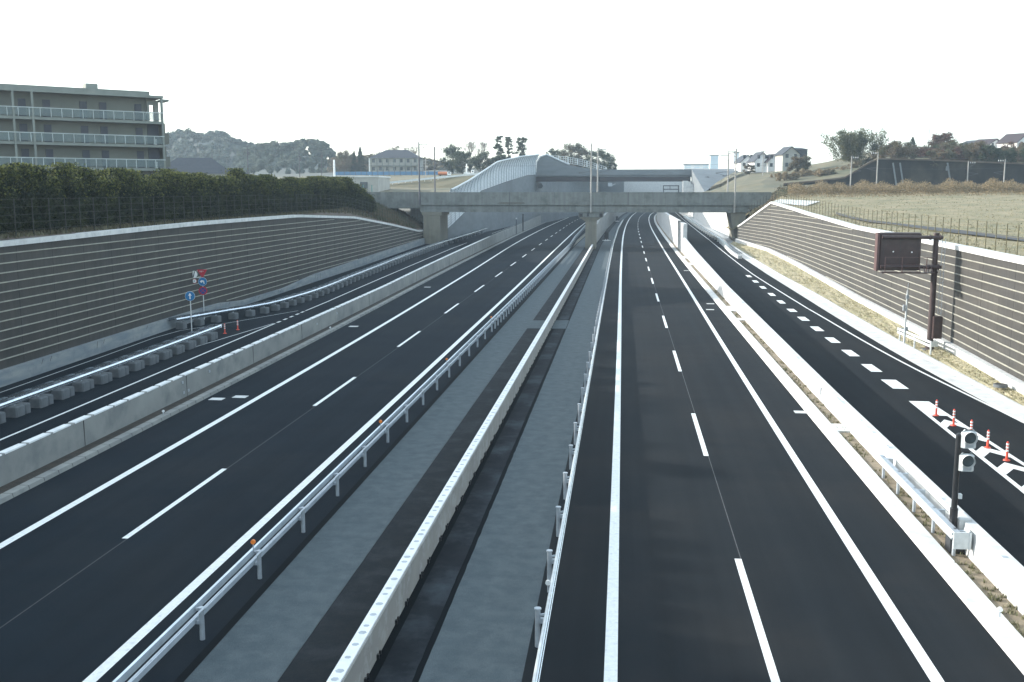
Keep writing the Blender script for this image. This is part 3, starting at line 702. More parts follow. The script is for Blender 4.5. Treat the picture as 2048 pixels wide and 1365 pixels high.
# ------------------------------------------------------------------ left upper ground, fence and hedge
zlL = lin([(-30,7.8),(130,8.2),(165,9.0),(190,10.0),(215,10.2)])
def zLf(X, Y): return min(zlL(Y), Lc(Y) - .12 + max(0, Lw(Y)-X)*.55)
offl = [170, 120, 80, 55, 40, 28, 20, 14, 10, 7, 5, 3.5, 2, 1, .3]
gridmesh(lambda Y: [Lw(Y)-o for o in offl], yr(-14, 207, 3), zLf, 'upper_ground', M['soil_slope'], .06, 2)
wire_fence('tall thin dark wire fence in front of the hedge on top of the left wall', [(Lw(Y)-1.0, Y, zLf(Lw(Y)-1.0, Y)) for Y in yr(20, 156, 6)], 2.3, 2.0, M['fence_dark'], 5)
wire_fence('wire fence running down the brown bank beside the left end of the railway bridge', [(Lw(158)-1.0, 158, zLf(Lw(158)-1.0, 158)), (Lw(170)-1, 170, zLf(Lw(170)-1, 170)), (Lw(182)-1, 182, zLf(Lw(182)-1, 182)), (Lw(190)-1, 190, zLf(Lw(190)-1, 190))], 2.0, 2.0, M['fence_dark'], 4)

def leaf_cloud(n, fn, size, rs, up=.3):
    """n leaf quads; fn(rs) -> centre (numpy)"""
    c = fn(n, rs); a = rs.normal(size=(n, 3)); a /= np.linalg.norm(a, axis=1)[:, None]
    b = rs.normal(size=(n, 3)); b = np.cross(a, b); b /= np.linalg.norm(b, axis=1)[:, None]
    s = size * rs.uniform(.5, 1.3, (n, 1)); a = a * s; b = b * s * .55
    v = np.stack([c - a, c - b, c + a, c + b], 1).reshape(-1, 3)
    f = np.arange(4*n).reshape(-1, 4)
    return v, f
def clumps(cent, rad, k, rs, squash=.8):
    """random clumps within an ellipsoid, returning a sampler"""
    d = rs.normal(size=(k, 3)); d /= np.linalg.norm(d, axis=1)[:, None]
    r = rs.uniform(.35, 1, (k, 1)) ** .6; C = np.array(cent) + d * r * np.array(rad); rr = rs.uniform(.16, .34, k) * float(np.mean(rad))
    def fn(n, rs):
        i = rs.integers(0, k, n); e = rs.normal(size=(n, 3)); e /= np.linalg.norm(e, axis=1)[:, None]
        return C[i] + e * (rr[i] * np.abs(rs.normal(.7, .33, n)))[:, None] * np.array([1, 1, squash])
    return fn
def mesh_np(name, v, f, m, parent=None):
    me = bpy.data.meshes.new(name); me.from_pydata(v.tolist(), [], f.tolist()); me.materials.append(m)
    o = bpy.data.objects.new(name, me); col.objects.link(o)
    if parent: o.parent = parent
    return o
def col_fn(H, r, lean=0):
    def fn(n, rs):
        t = rs.uniform(0, 1, n) ** .85; z = .12*H + t * .9 * H; rad = r * (1.0 - .55 * t**2.2) * np.sqrt(rs.uniform(.15, 1, n)); th = rs.uniform(0, 2*np.pi, n)
        rad = rad * (1 + .30*np.sin(5*th + 2*t) + .20*np.sin(9*th - 4*t)); z = z + .18*np.sin(5*th)
        return np.stack([rad*np.cos(th), rad*np.sin(th), z + rs.normal(0, .05, n)], 1)
    return fn
HG = 'shrubs in the hedge row above the left wall'
HL = 'tall dense evergreen shrub in the row behind the wire fence above the left wall'
shr = []
for k in range(5):
    rs = np.random.default_rng(20+k); H_ = 4.3 + .25*(k % 3)
    t = empty('hedge_shrub', (0, 0, -100), HL, 'shrub', HG)
    v, f = leaf_cloud(9000, col_fn(H_, 1.25), .11, rs)
    v2, f2 = leaf_cloud(700, lambda n, rs: np.stack([rs.normal(0,.45,n), rs.normal(0,.45,n), H_ + rs.uniform(-.5,.42,n)], 1), .10, rs)
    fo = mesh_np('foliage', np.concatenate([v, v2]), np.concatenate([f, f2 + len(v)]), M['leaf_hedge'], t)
    fo.data.materials.append(M['leaf_lit_top']); zc = np.concatenate([v, v2]).reshape(-1, 4, 3)[:, :, 2].mean(1) / H_
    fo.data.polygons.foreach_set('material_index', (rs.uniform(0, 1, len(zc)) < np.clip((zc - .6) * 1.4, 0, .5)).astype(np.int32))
    MB().tube((0,0,-.3), (.1,0,H_*.8), .07, .02, n=6).tube((0,0,.2), (.5,.1,H_*.7), .04, .015, n=5).tube((0,0,.3), (-.5,-.2,H_*.7), .04, .015, n=5).build('stem', M['bark'], t, world=False)
    shr.append(t)
rn = random.Random(31); used = set(); y = 20.0; i = 0
while y < 160:
    for row in range(2):
        X = Lw(y) - 3.0 - row*1.9 + rn.uniform(-.25, .25); Y = y + row*.9
        s_ = rn.uniform(.84, 1.02); sz = s_*rn.uniform(.88, .99)
        if y > 146: sz = s_ * lin([(146,1),(160,.62)])(y)
        src = shr[i % 5]; loc = (X, Y, zLf(X, Y)-.15)
        if i % 5 not in used and i < 5:
            used.add(i % 5); src.location = loc; src.scale = (s_, s_, sz); src.rotation_euler[2] = rn.uniform(0, 6)
        else: copy_thing(src, loc, rn.uniform(0, 6), None, (s_, s_, sz))
        i += 1
    y += 1.75
pts = []
for _ in range(5000):
    Y = 30 + 160*rn.random(); X = Lw(Y) - .8 - 3*rn.random(); pts.append((X, Y, zLf(X, Y)))
tufts('bank_grass', pts, .3, .10, M['hay_dk'], 21, 3)
pts = []
for _ in range(5000):
    Y = 155 + 48*rn.random(); X = Lw(Y) - .8 - 14*rn.random(); pts.append((X, Y, zLf(X, Y)))
tufts('bank_brush', pts, .6, .25, M['leaf_brown'], 22, 4)

# ------------------------------------------------------------------ railway bridge
b = empty('railway_bridge', (-6.2, 193, 0), 'long grey concrete railway bridge crossing over both carriageways on three piers', 'bridge')
BY0, BY1 = 193.0, 202.5
par = MB().box(-39.0, 27.5, BY0-.12, BY0+.3, 8.3, 10.76).build('parapet', M['conc_old'], b)
MB().box(-39.0, 34.0, BY1-.3, BY1, 8.22, 10.7).build('parapet', M['conc_old'], b)
MB().box(-39.6, 21.2, BY0+.32, BY1-.32, 8.0, 9.2).build('deck', M['conc_old'], b)
mb = MB()
for y0 in (BY0+.12, 195.6, 198.6, 201.2): mb.box(-39.2, 21.0, y0, y0+.9, 6.95, 8.10)
build_each(mb, 'girder', M['conc_old'], b)
MB().box(-54, -39.2, BY0+.9, BY0+1.2, 7.7, 10.8).box(-39.2,-39.0, BY0+.0,BY0+1.2, 7.7,10.78).box(-54,-39.2,BY0+1.2,BY1,7.6,9.3).build('approach_slab', M['conc_old'], b)
MB().box(21.25, 33.5, BY0+.32, BY1-.32, 7.6, 9.6).build('approach_slab', M['conc_old'], b)
mb = MB()
for x in (-21.7, 1.0): mb.box(x-.05, x+.05, BY0-.132, BY0-.11, 8.32, 10.74)
for k in range(19): mb.box(-37.5+3.5*k-.012, -37.5+3.5*k+.012, BY0-.126, BY0-.11, 8.32, 10.74)
merge_into(par, mb, M['joint'])
MB().add([(-23.3,BY0-.13,8.85),(-19.0,BY0-.13,8.85),(-18.6,BY0-.13,8.65),(-19.4,BY0-.13,8.5),(-22.8,BY0-.13,8.5),(-24.2,BY0-.13,8.6)], [(0,5,4,3,2,1)]).build('stain', M['rust'], b)
# piers
p = MB().box(-38.6, -35.3, BY0+.2, BY1-.6, -.2, 6.3).build('pier', M['conc_pier'], b); MB().box(-38.9, -35.0, BY0+.1, BY1-.4, 6.3, 6.94).build('cap', M['conc_pier'], p)
p = MB().box(-7.1, -5.1, 193.7, 201.4, -.2, 5.2).add([(-7.1,193.7,5.2),(-5.1,193.7,5.2),(-3.9,193.4,6.0),(-8.3,193.4,6.0),(-7.1,201.4,5.2),(-5.1,201.4,5.2),(-3.9,201.9,6.0),(-8.3,201.9,6.0)],
     [(0,1,2,3),(5,4,7,6),(0,3,7,4),(1,5,6,2),(3,2,6,7)]).build('pier', M['conc_pier'], b)
c_ = MB().box(-8.4, -3.8, 193.3, 202.0, 6.0, 6.92).build('cap', M['conc_old'], p)
_q = MB().box(-8.25,-7.6,193.1,193.3,6.1,6.75).box(-4.4,-3.9,193.1,193.3,6.1,6.75).box(-6.8,-6.4,193.15,193.3,6.2,6.8); build_each(_q, 'bearing', M['black_metal'], p)
p = MB().add([(20.2,BY0+.4,7.0),(23.0,BY0+.4,7.0),(23.2,BY0+.4,1.0),(21.4,BY0+.4,1.0),(20.2,BY1-.6,7.0),(23.0,BY1-.6,7.0),(23.2,BY1-.6,1.0),(21.4,BY1-.6,1.0)], [(0,3,2,1),(4,5,6,7),(0,4,7,3),(1,2,6,5),(0,1,5,4)]).build('pier', M['conc_pier'], b)
MB().box(19.6, 23.4, BY0+.1, BY1-.4, 7.0, 7.9).build('cap', M['conc_old'], p)
p = MB().box(26.8, 28.6, BY0+.6, BY1, 3, 7.6).build('abutment', M['conc_pier'], b)
# catenary masts on the bridge
def mast(px, Ym, ztop, z0, label, arm=1, grp='catenary masts along the railway', m='pole_conc', far=False):
    g = at(px, 386, Ym); t = empty('catenary_mast', (g.x, Ym, z0), label, 'mast', grp)
    h = ztop - z0
    MB().tube((0,0,0), (0,0,h), .17, .12, n=10).build('pole', M[m], t, world=False)
    a = MB().bar((0,0,h-.5), (arm*1.6,0,h-.5), .09).bar((0,0,h-1.6), (arm*1.6,0,h-.6), .06).bar((0,0,h*.55+.6), (arm*2.4,0,h*.55+.35), .07).bar((0,0,h*.55-.3), (arm*2.4,0,h*.55+.3), .05)
    build_each(a, 'bracket_arm', M['pole_dark'], t, world=False)
    i_ = MB()
    for dx in (.5, 1.0, 1.5): i_.tube((arm*dx,0,h-.45), (arm*dx,0,h-.15), .07, n=8)
    build_each(i_, 'insulator', M['white'], t, world=False)
    return t
mast(839, 192.8, 20.3, 8.4, 'dark overhead line mast fixed to the left end of the railway bridge parapet', 1, m='pole_dark')
mast(870, 203.2, 19.9, 9.0, 'dark overhead line mast behind the left part of the railway bridge', 1, m='pole_dark')
mast(1182, 192.8, 19.9, 6.9, 'thick pale mast on the middle pier of the railway bridge, front one of the pair', -1)
mast(1195, 203.2, 19.6, 9.0, 'thinner pale mast behind the middle pier mast of the railway bridge', 1)
mast(1470, 192.8, 18.8, 6.9, 'slim mast at the right end of the railway bridge, the right one of the pair', -1)
mast(1455, 203.2, 18.4, 9.0, 'slim mast at the right end of the railway bridge, the left one of the pair', -1)
# masts further right along the track
mast(1700, 258, at(1700,313,258).z, 10.9, 'overhead line mast left of the dark retaining wall corner', 1)
mast(1752, 252, at(1752,304,252).z, 10.9, 'tallest overhead line mast in front of the dark wall, facing a shorter one', -1)
mast(1933, 258, at(1933,323,258).z, 10.9, 'overhead line mast before the middle of the dark wall at right', 1)
mast(2006, 252, at(2006,319,252).z, 10.9, 'overhead line mast at the far right with thick inward arms', -1)
# wires
def wire(label, pts, r=.02, sag=.3, nm='overhead_wire'):
    mb = MB()
    for a, c in zip(pts, pts[1:]):
        a = Vector(a); c = Vector(c); pr = a
        for k in range(1, 9):
            q = a.lerp(c, k/8); q.z -= sag*4*(k/8)*(1-k/8); mb.tube(pr, q, r, n=4, cap=False); pr = q
    return tag(mb.build(nm, M['pole_dark']), label, 'wire')
wire('thin overhead wire strung between the mast tops above the railway bridge', [(-120,194,19.0),(-38.2,194,19.3),(-6.2,194,19.0),(21,194,18.0),(63,252,19.5),(95,252,18.6),(130,252,18)], .016)
wire('thin contact wire strung lower along the railway above the bridge', [(-120,200,16.2),(-36,200,16.2),(-6.2,200,16.2),(21,200,16.2),(58,255,16.6),(92,255,16.6)], .014)
wire('upper thin cable crossing from the apartment building towards the wooded hill', [(-110,165,23.0),(-75,175,20.2),(-50,190,18.6)], .016)

# ------------------------------------------------------------------ left signs
def disc_sign(name, loc, h, discs, label):
    t = empty(name, loc, label, 'road sign')
    MB().tube((0,0,0), (0,0,h), .04, n=10).build('pole', M['pole_white'], t, world=False)
    for fn in discs: fn(t)
    return t
N = Vector((.25, -1, 0)).normalized(); TX = Vector((1, .25, 0)).normalized()
def D(t, z, r, m, dx=0, off=.05, name='plate'):
    c = Vector((0,0,z)) + TX*dx
    return MB().disc(c, r, N, .015, 28, off).build(name, M[m], t, world=False)
def poly2(t, z, pts, m, dx=0, off=.072, name='symbol'):
    c = Vector((0,0,z)) + TX*dx + N*off; v = [c + TX*x + Vector((0,0,y)) for x, y in pts]
    return MB().add([tuple(q) for q in v] + [tuple(q + N*.004) for q in v], [tuple(range(len(v)-1,-1,-1)), tuple(range(len(v), 2*len(v)))] + [(i,(i+1)%len(v),len(v)+(i+1)%len(v),len(v)+i) for i in range(len(v))]).build(name, M[m], t, world=False)
arrow = [(-.035,-.22),(.035,-.22),(.035,.06),(.13,.02),(0,.24),(-.13,.02),(-.035,.06)]
def A1(t):
    p = D(t, 3.0, .36, 'white'); p['label'] = 'round blue sign with white upward arrow'
    D(p, 3.0, .345, 'sign_blue', off=.066, name='face'); poly2(p, 3.0, arrow, 'white', off=.083)
disc_sign('road_sign', (-32.1, 71.5, 0), 3.2, [A1], 'round blue sign with white upward arrow on a white pole behind the near left guardrail')
def A2(t):
    # triangle
    s = .42; z = 3.95; p = poly2(t, z, [(-s,.30),(s,.30),(.03,-.42),(-.03,-.42)], 'sign_red', off=.05, name='plate'); p['label'] = 'red inverted triangle stop plate'
    for i, x in enumerate((-.17,-.055,.07)):      # the three characters of the stop sign, as strokes
        b_ = [[(-.04,.06),(.04,.06),(.04,.04),(-.04,.04)], [(-.04,0),(.04,0),(.04,-.015),(-.04,-.015)], [(-.008,.06),(.01,.06),(.01,-.06),(-.008,-.06)]]
        for k, q in enumerate(b_[: 3 if i != 2 else 2]): poly2(p, z+.12, [(x+a, c_) for a, c_ in q[::-1]], 'white', off=.058, name='letter_stroke')
def A3(t):
    p = D(t, 3.22, .36, 'white'); D(p, 3.22, .345, 'sign_blue', off=.066, name='face'); p['label'] = 'round blue plate with white arrow bending left'
    poly2(p, 3.22, [(-.22,.02),(-.09,.14),(-.09,.06),(.05,.03),(.09,-.2),(.16,-.18),(.12,.08),(.0,.12),(-.09,.0),(-.09,-.10)][::-1], 'white', off=.083)
def A4(t):
    p = D(t, 2.45, .36, 'sign_red'); D(p, 2.45, .26, 'sign_navy', off=.066, name='face'); p['label'] = 'round blue plate with red rim and crossing bars'
    for sg in (1, -1): poly2(p, 2.45, [(-.20*sg-.03,-.17),(-.20*sg+.03,-.17),(.17*sg+.03,.2),(.17*sg-.03,.2)], 'sign_red', off=.084, name='bar')
def A5(t):
    p = D(t, 3.85, .29, 'white', dx=-.68); p['label'] = 'round white plate with dark diagonal bar'; poly2(p, 3.85, [(-.10,-.25),(-.03,-.25),(.10,.25),(.03,.25)], 'black_metal', dx=-.68)
    q = D(t, 3.28, .2, 'sign_red', dx=-.66); D(q, 3.28, .16, 'white', dx=-.66, off=.066, name='face'); q['label'] = 'small white round plate with thin red rim'
    poly2(q, 3.28, [(-.06,-.06),(.06,-.06),(.06,.06),(-.06,.06)], 'steel_dull', dx=-.66, off=.083)
    MB().bar(Vector((0,0,3.55)), Vector((0,0,3.55)) + TX*-.7, .04).build('bracket', M['pole_white'], t, world=False)
disc_sign('road_sign', (-35.2, 81.0, 0), 4.1, [A2, A3, A4, A5], 'white pole carrying a red triangle, two blue discs and two small white discs')

# ------------------------------------------------------------------ overhead message sign seen from behind
s = empty('gantry_sign', (20.8, 69.6, .15), 'dark brown cantilever message sign seen from behind on a brown pole, right verge', 'road sign')
PX, PY = 20.8, 69.6
p = MB().tube((PX,PY,.1), (PX,PY,5.4), .21, .19, n=20).tube((PX,PY,5.4), (PX,PY,7.95), .17, n=20).tube((PX,PY,5.35),(PX,PY,5.45),.24,n=20).tube((PX,PY,7.9),(PX,PY,8.02),.2,n=16).tube((PX,PY,.1),(PX,PY,.65),.27,n=16).build('pole', M['brown_metal'], s, smooth=False)
MB().box(PX-.45, PX+.45, PY-.45, PY+.45, .0, .18).build('base', M['conc_block'], s)
MB().cbox(PX+.02, PX+.62, PY-.45, PY+.1, .95, 2.45, .04).build('control_box', M['brown_metal'], s)
a = MB().tube((PX+.35,PY-.25,7.72), (17.25,PY-.25,7.72), .12, n=14).tube((PX+.35,PY-.25,5.75), (17.25,PY-.25,5.75), .12, n=14)
a.tube((PX+.15,PY-.25,7.72),(PX+.2,PY-.25,7.72),.2,n=14).tube((PX+.15,PY-.25,5.75),(PX+.2,PY-.25,5.75),.2,n=14).tube((PX-.5,PY-.25,7.72),(PX-.4,PY-.25,7.72),.17,n=14).tube((PX-.5,PY-.25,5.75),(PX-.4,PY-.25,5.75),.17,n=14)
a.build('arm', M['brown_metal'], s, smooth=False)
pn = MB().cbox(17.15, 19.85, PY-.1, PY+.55, 5.5, 8.02, .08).build('message_panel', M['brown_metal'], s)
MB().box(17.0, 17.148, PY-.12, PY+.57, 5.45, 8.0).build('side_trim', M['brown_edge'], pn)
MB().box(18.48, 18.50, PY-.112, PY-.1, 5.6, 7.9).box(17.4,17.42,PY-.112,PY-.1,5.6,7.9).box(19.6,19.62,PY-.112,PY-.1,5.6,7.9).build('seam', M['joint'], pn)
build_each(MB().tube((18.05,PY-.13,6.75),(18.05,PY-.10,6.75),.05,n=8).tube((19.25,PY-.13,6.72),(19.25,PY-.10,6.72),.05,n=8), 'latch', M['white'], pn)
w_ = MB().box(17.15, 20.6, PY-1.0, PY-.42, 5.36, 5.42)
w_.build('catwalk', M['brown_metal'], s)
w_ = MB()
for x in (17.35, 18.45, 20.0): w_.bar((x,PY-.98,5.4), (x,PY-.98,6.45), .045)
w_.bar((17.35,PY-.98,6.42),(20.5,PY-.98,6.42),.035).bar((17.35,PY-.98,5.95),(20.5,PY-.98,5.95),.025)
for x in (19.7, 20.0, 20.25, 20.5): w_.bar((x,PY-.7,5.42),(x,PY-.35,5.75),.05)
w_.build('handrail', M['brown_edge'], s)
w_ = MB().bar((PX+.42,PY+.05,2.5),(PX+.42,PY+.05,7.6),.03).bar((PX+.62,PY+.05,2.5),(PX+.62,PY+.05,7.6),.03)
k = 2.6
while k < 7.6: w_.bar((PX+.42,PY+.05,k),(PX+.62,PY+.05,k),.025); k += .3
w_.build('ladder', M['steel_dull'], s)
# white pole with small guard rail beside it
gq = ground(1808, 684, .3)
s = empty('camera_pole', (gq.x, gq.y, .2), 'slim white pole with small fittings on the right verge left of the brown message sign', 'pole')
MB().tube((gq.x,gq.y,.2),(gq.x+.05,gq.y,3.9),.075,.06,n=10).build('pole', M['steel_white'], s)
_q = MB().box(gq.x-.05,gq.x+.15,gq.y-.12,gq.y,3.35,3.6).box(gq.x-.2,gq.x-.08,gq.y-.1,gq.y+.1,2.5,2.9).box(gq.x+.1,gq.x+.2,gq.y-.1,gq.y+.1,1.0,1.35).tube((gq.x+.05,gq.y,3.9),(gq.x+.07,gq.y,4.45),.02,n=6); build_each(_q, 'fitting', M['steel_dull'], s)
a1 = ground(1806, 697, .2); a2 = ground(1850, 722, .2); a2 = Vector((20.2, 67.3, .2)); a1 = Vector((19.9, 73.6, .2))
s = empty('guardrail', tuple(a1), 'short white guardrail on the right verge between the white pole and the brown sign pole', 'guardrail')
mb = MB()
for q in (a1, a1.lerp(a2, .5), a2): mb.tube(q - Vector((0,0,.2)), q + Vector((0,0,.85)), .06, n=10)
build_each(mb, 'post', M['steel_white'], s)
mb = MB()
for z in (.55, .8): mb.bar(a1 + Vector((-.1,.3,z)), a2 + Vector((-.1,-.3,z)), .05, .16)
mb.bar(a2 + Vector((-.1,-.3,.68)), a2 + Vector((.4,-.1,.68)), .05, .35).bar(a1 + Vector((-.1,.3,.68)), a1 + Vector((.4,.2,.68)), .05, .35)
mb.build('beam', M['steel_white'], s)
s = MB().tube((20.35,55.4,.32),(20.35,55.4,.47),.36,n=20).build('manhole', M['conc_block']); tag(s, 'round manhole rim in the dry grass verge at the far right', 'manhole')
s2_ = MB().tube((20.35,55.4,.471),(20.35,55.4,.476),.30,n=20).build('cover', M['black_metal'], s)

# ------------------------------------------------------------------ signal pole with two round lamps (near right)
SX, SY = 10.02, 30.2
s = empty('signal_pole', (SX, SY, .1), 'black pole with two white-cased round signal lamps beside the right barrier wall', 'signal')
MB().tube((SX,SY,.1),(SX,SY,3.55),.085,n=16).tube((SX,SY,3.55),(SX,SY,3.6),.09,.04,n=16).tube((SX,SY,.1),(SX,SY,1.3),.115,n=16).build('pole', M['black_metal'], s)
MB().cbox(SX-.22,SX+.22,SY-.55,SY-.05,.05,.5,.03).build('base_box', M['black_metal'], s)
MB().box(SX+.07,SX+.17,SY-.12,SY+.02,1.62,1.76).build('junction_box', M['steel_white'], s)
MB().cbox(SX+.14,SX+.5,SY-.1,SY+.9,.1,1.0,.03).build('cabinet', M['conc_white'], s)
for i, z in enumerate((3.46, 2.76)):
    dx = .20 - .02*i; cx = SX+dx+.05
    h_ = MB().cbox(cx-.21,cx+.21,SY-.20,SY+.02,z-.27,z+.27,.08).build('lamp_housing', M['steel_white'], s)
    r = MB().tube((cx-.01,SY-.34,z+.06),(cx-.01,SY-.22,z+.06),.19,n=24,cap=False).build('hood', M['pole_white'], h_)
    MB().tube((cx-.01,SY-.245,z+.06),(cx-.01,SY-.225,z+.06),.172,n=24).build('lens', M['lens'], h_)
    MB().box(cx-.13,cx+.11,SY-.23,SY-.202,z-.23,z-.16).build('label_plate', M['steel_dull'], h_)
    MB().bar((SX,SY,z-.1),(cx,SY-.05,z-.1),.05).build('bracket', M['black_metal'], h_)
s = empty('guardrail', (9.9, 34, .07), 'short galvanized guardrail with square box brackets around the signal pole on the right planting strip', 'guardrail')
mb = MB(); X0 = 9.76
mb.sweep(lambda Y: wprof(X0, .72, -1, .26), [29.3, 32, 35, 37.8])
mb.build('beam', M['steel_white'], s)
MB().box(X0-.03, X0+.14, 29.2, 37.9, .885, .90).build('top_plate', M['steel_dull'], s)
for y in (29.5, 31.5, 33.6, 35.6, 37.6): MB().tube((X0+.1,y,.0),(X0+.1,y,.9),.055,n=10).box(X0+.05,X0+.42,y-.05,y+.05,.62,.84).build('post', M['steel_dull'], s)
MB().box(X0-.05,X0+.45,29.12,29.18,.40,.9).box(X0+.38,X0+.44,29.1,29.6,.40,.9).build('end_plate', M['steel_white'], s)

# ------------------------------------------------------------------ apartment building with access galleries
A0 = at(334, 386, 125); fd = Vector((.76, .65, 0)).normalized(); fn_ = Vector((.65, -.76, 0)).normalized()
AR = Vector((A0.x, A0.y, 0)); F3 = 2.95; ZB = 23.4 - .75
ang = math.atan2(fd.y, fd.x)
ap = empty('apartment_building', (AR.x, AR.y, 8.2), 'long beige apartment block with open access galleries and white balustrades behind the left hedge', 'building', rz=ang)
# local frame: +x along facade to its right end (0 = right end), -y towards the viewer, z from 8.2
ZL = 8.2
def L(z): return z - ZL
WL = 34.0
tops = [22.4, 22.4-F3, 22.4-2*F3, 22.4-3*F3, 22.4-4*F3]
def abox(mbx, x0, x1, y0, y1, z0, z1): return mbx.box(x0, x1, y0, y1, z0-ZL, z1-ZL)
mb = MB(); abox(mb, -WL, -1.75, 1.3, 11, 8.0, 22.7); mb.build('wall', M['apt_in'], ap, world=False)
mb = MB(); abox(mb, -WL, -1.6, -.15, 11.2, 22.55, 23.3); abox(mb, -1.6, .1, -.1, 9, 22.55, 22.85)
rf = mb.build('roof', M['apt_beam'], ap, world=False)
mb = MB(); abox(mb, -8.9, -7.5, 1, 3, 23.3, 24.0); mb.build('vent_box', M['apt_beam'], rf, world=False)
mb = MB(); abox(mb, .1, 1.0, .6, 3, 22.25, 22.5); mb.build('canopy', M['apt_beam'], ap, world=False)
mb = MB()
for i in range(1, 5):
    z = 22.55 - F3*i; abox(mb, -WL, .02, -.05, 1.5, z-.28, z+.05)
mb.build('gallery_floor', M['apt_beam'], ap, world=False)
mb = MB()
for x in (-.12, -15.25, -17.35, -30): abox(mb, x-.12, x+.12, -.14, .25, 8.0, 22.6)
build_each(mb, 'column', M['apt_beam'], ap, world=False)
# end wall with oval openings at the top floor, recess
mb = MB(); 
for i in range(1, 5):
    z1 = 22.55-F3*(i-1)-.28; z0 = 22.55-F3*i+.05
    if i > 1: abox(mb, -1.7, -.3, 1.35, 1.5, z0, z1)
mb.build('end_screen', M['door'], ap, world=False)
mb = MB(); abox(mb, -1.75, -1.45, .9, 1.5, 22.55-F3, 22.3); abox(mb, -.85, -.3, .9, 1.5, 22.55-F3, 22.3)
abox(mb, -1.45,-.85,.9,1.5, 21.75,22.3); mb.build('opening_frame', M['apt'], ap, world=False)
dxs = [-4.2, -11.2, -15.2, -22.0+.2-0, -27.2, -34, -38, -42]
dxs = [-2.75, -7.0, -9.3, -13.5, -16.2, -21, -25]
for i in range(4):
    z0 = 22.55-F3*(i+1)+.05
    for x in dxs:
        mb = MB(); abox(mb, x-.42, x+.42, 1.22, 1.3, z0, z0+2.15); d_ = mb.build('door', M['door'], ap, world=False)
    for x in (-5.0, -11.4): 
        mb = MB(); abox(mb, x-.4, x+.4, 1.26, 1.3, z0+1.0, z0+1.8); mb.build('window', M['apt_in'], ap, world=False)
    mb = MB()
    abox(mb, -WL, .0, -.10, -.06, z0+.12, z0+1.02); mb.build('balustrade_panel', M['screen'], ap, world=False)
    mb = MB(); abox(mb, -WL, .0, -.15, -.02, z0+1.02, z0+1.12)
    k = -.05
    while k > -WL: abox(mb, k-.035, k+.035, -.135, -.02, z0, z0+1.05); k -= 1.2
    mb.build('balustrade_rail', M['rail_light'], ap, world=False)
mb = MB()
for i in range(1, 3):
    z = 22.55-F3*i-1.4; abox(mb, .05, .85, .8, 4, z-1.3, z); abox(mb, .05, .4, .8, 3.8, z, z+1.3)
mb.build('side_balcony', M['apt_in'], ap, world=False)
mb = MB(); abox(mb, -1.2,-.85,.3,.6, 22.55-2*F3+.1, 22.55-2*F3+.8); abox(mb, -1.2,-.9,.3,.6, 22.55-3*F3+.1, 22.55-3*F3+.9); build_each(mb, 'bicycle_cover', M['white'], ap, world=False)

# unseen block added left of the view to cast shade bands on the road
nb = empty('apartment_building', (-66, 45, 8), 'unseen apartment block added left of the view, its roof towers casting shade bands', 'building')
MB().box(-76, -66, 8, 86, 7.5, 17.6).build('wall', M['apt'], nb)
MB().box(-76.2, -65.8, 7.8, 86.2, 17.6, 18.1).build('roof', M['apt_beam'], nb)
for (y0, y1, zt) in ((50.6, 53.9, 21.2), (73.4, 77.2, 20.6)):
    t_ = MB().box(-72, -66.4, y0, y1, 18.1, zt).build('shade_tower', M['apt'], nb)
for i in range(3):
    for k in range(12):
        MB().box(-66.04, -65.96, 10+k*6.3, 12.6+k*6.3, 9.0+i*2.9, 10.6+i*2.9).build('window', M['glass_dk'], nb)

# ------------------------------------------------------------------ houses
def house(label, px, Y, w_, d_, z0, he, hr, rz=0, wall='plaster', roof='roof_dk', hip=False, wins=2, storeys=1, nm='house'):
    g = at(px, 386, Y); t = empty(nm, (g.x, Y, z0), label, 'house', None, rz)
    a, c = w_/2, d_/2
    m_ = MB().box(-a, a, -c, c, -1, he)
    if not hip: m_.add([(-a,-c,he),(-a,c,he),(a,-c,he),(a,c,he),(0,-c,hr-.1),(0,c,hr-.1)], [(0,2,4),(1,5,3)])
    m_.build('wall', M[wall], t, world=False)
    o = .45
    if hip: MB().add([(-a-o,-c-o,he-.1),(a+o,-c-o,he-.1),(a+o,c+o,he-.1),(-a-o,c+o,he-.1),(-a*.45,0,hr),(a*.45,0,hr)], [(0,1,5,4),(1,2,5),(2,3,4,5),(3,0,4),(3,2,1,0)]).build('roof', M[roof], t, world=False)
    else:
        e = he - o*(hr-he)/a
        MB().add([(-a-o,-c-o,e),(0,-c-o,hr),(a+o,-c-o,e),(-a-o,c+o,e),(0,c+o,hr),(a+o,c+o,e),(-a-o,-c-o,e-.2),(0,-c-o,hr-.25),(a+o,-c-o,e-.2),(-a-o,c+o,e-.2),(0,c+o,hr-.25),(a+o,c+o,e-.2)],
                 [(0,1,4,3),(1,2,5,4),(6,9,10,7),(7,10,11,8),(0,6,7,1),(1,7,8,2),(3,4,10,9),(4,5,11,10),(0,3,9,6),(2,8,11,5)]).build('roof', M[roof], t, world=False)
    for s_ in range(storeys):
        zz = .9 + s_*2.7
        for k in range(wins):
            x = -a + w_*(k+.5)/wins; MB().box(x-.5, x+.5, -c-.05, -c+.02, zz, zz+1.2).build('window', M['glass_dk'], t, world=False)
    return t
house('dark hipped house roof with a pale skylight rising behind the left hedge', 392, 230, 17, 12, 9.5, 5.6, 9.3, .35, 'plaster', 'roof_dk', True)
g = at(382, 322, 228)
house('lower dark roofed house just right of the skylight roof behind the hedge', 455, 236, 14, 12, 9.2, 4.6, 6.9, -.2, 'plaster', 'roof_dk', True)
house('pale metal roofed shed between apartment block and skylight roof', 357, 200, 9, 7, 10.5, 2.4, 4.2, .6, 'plaster', 'steel_white', True)
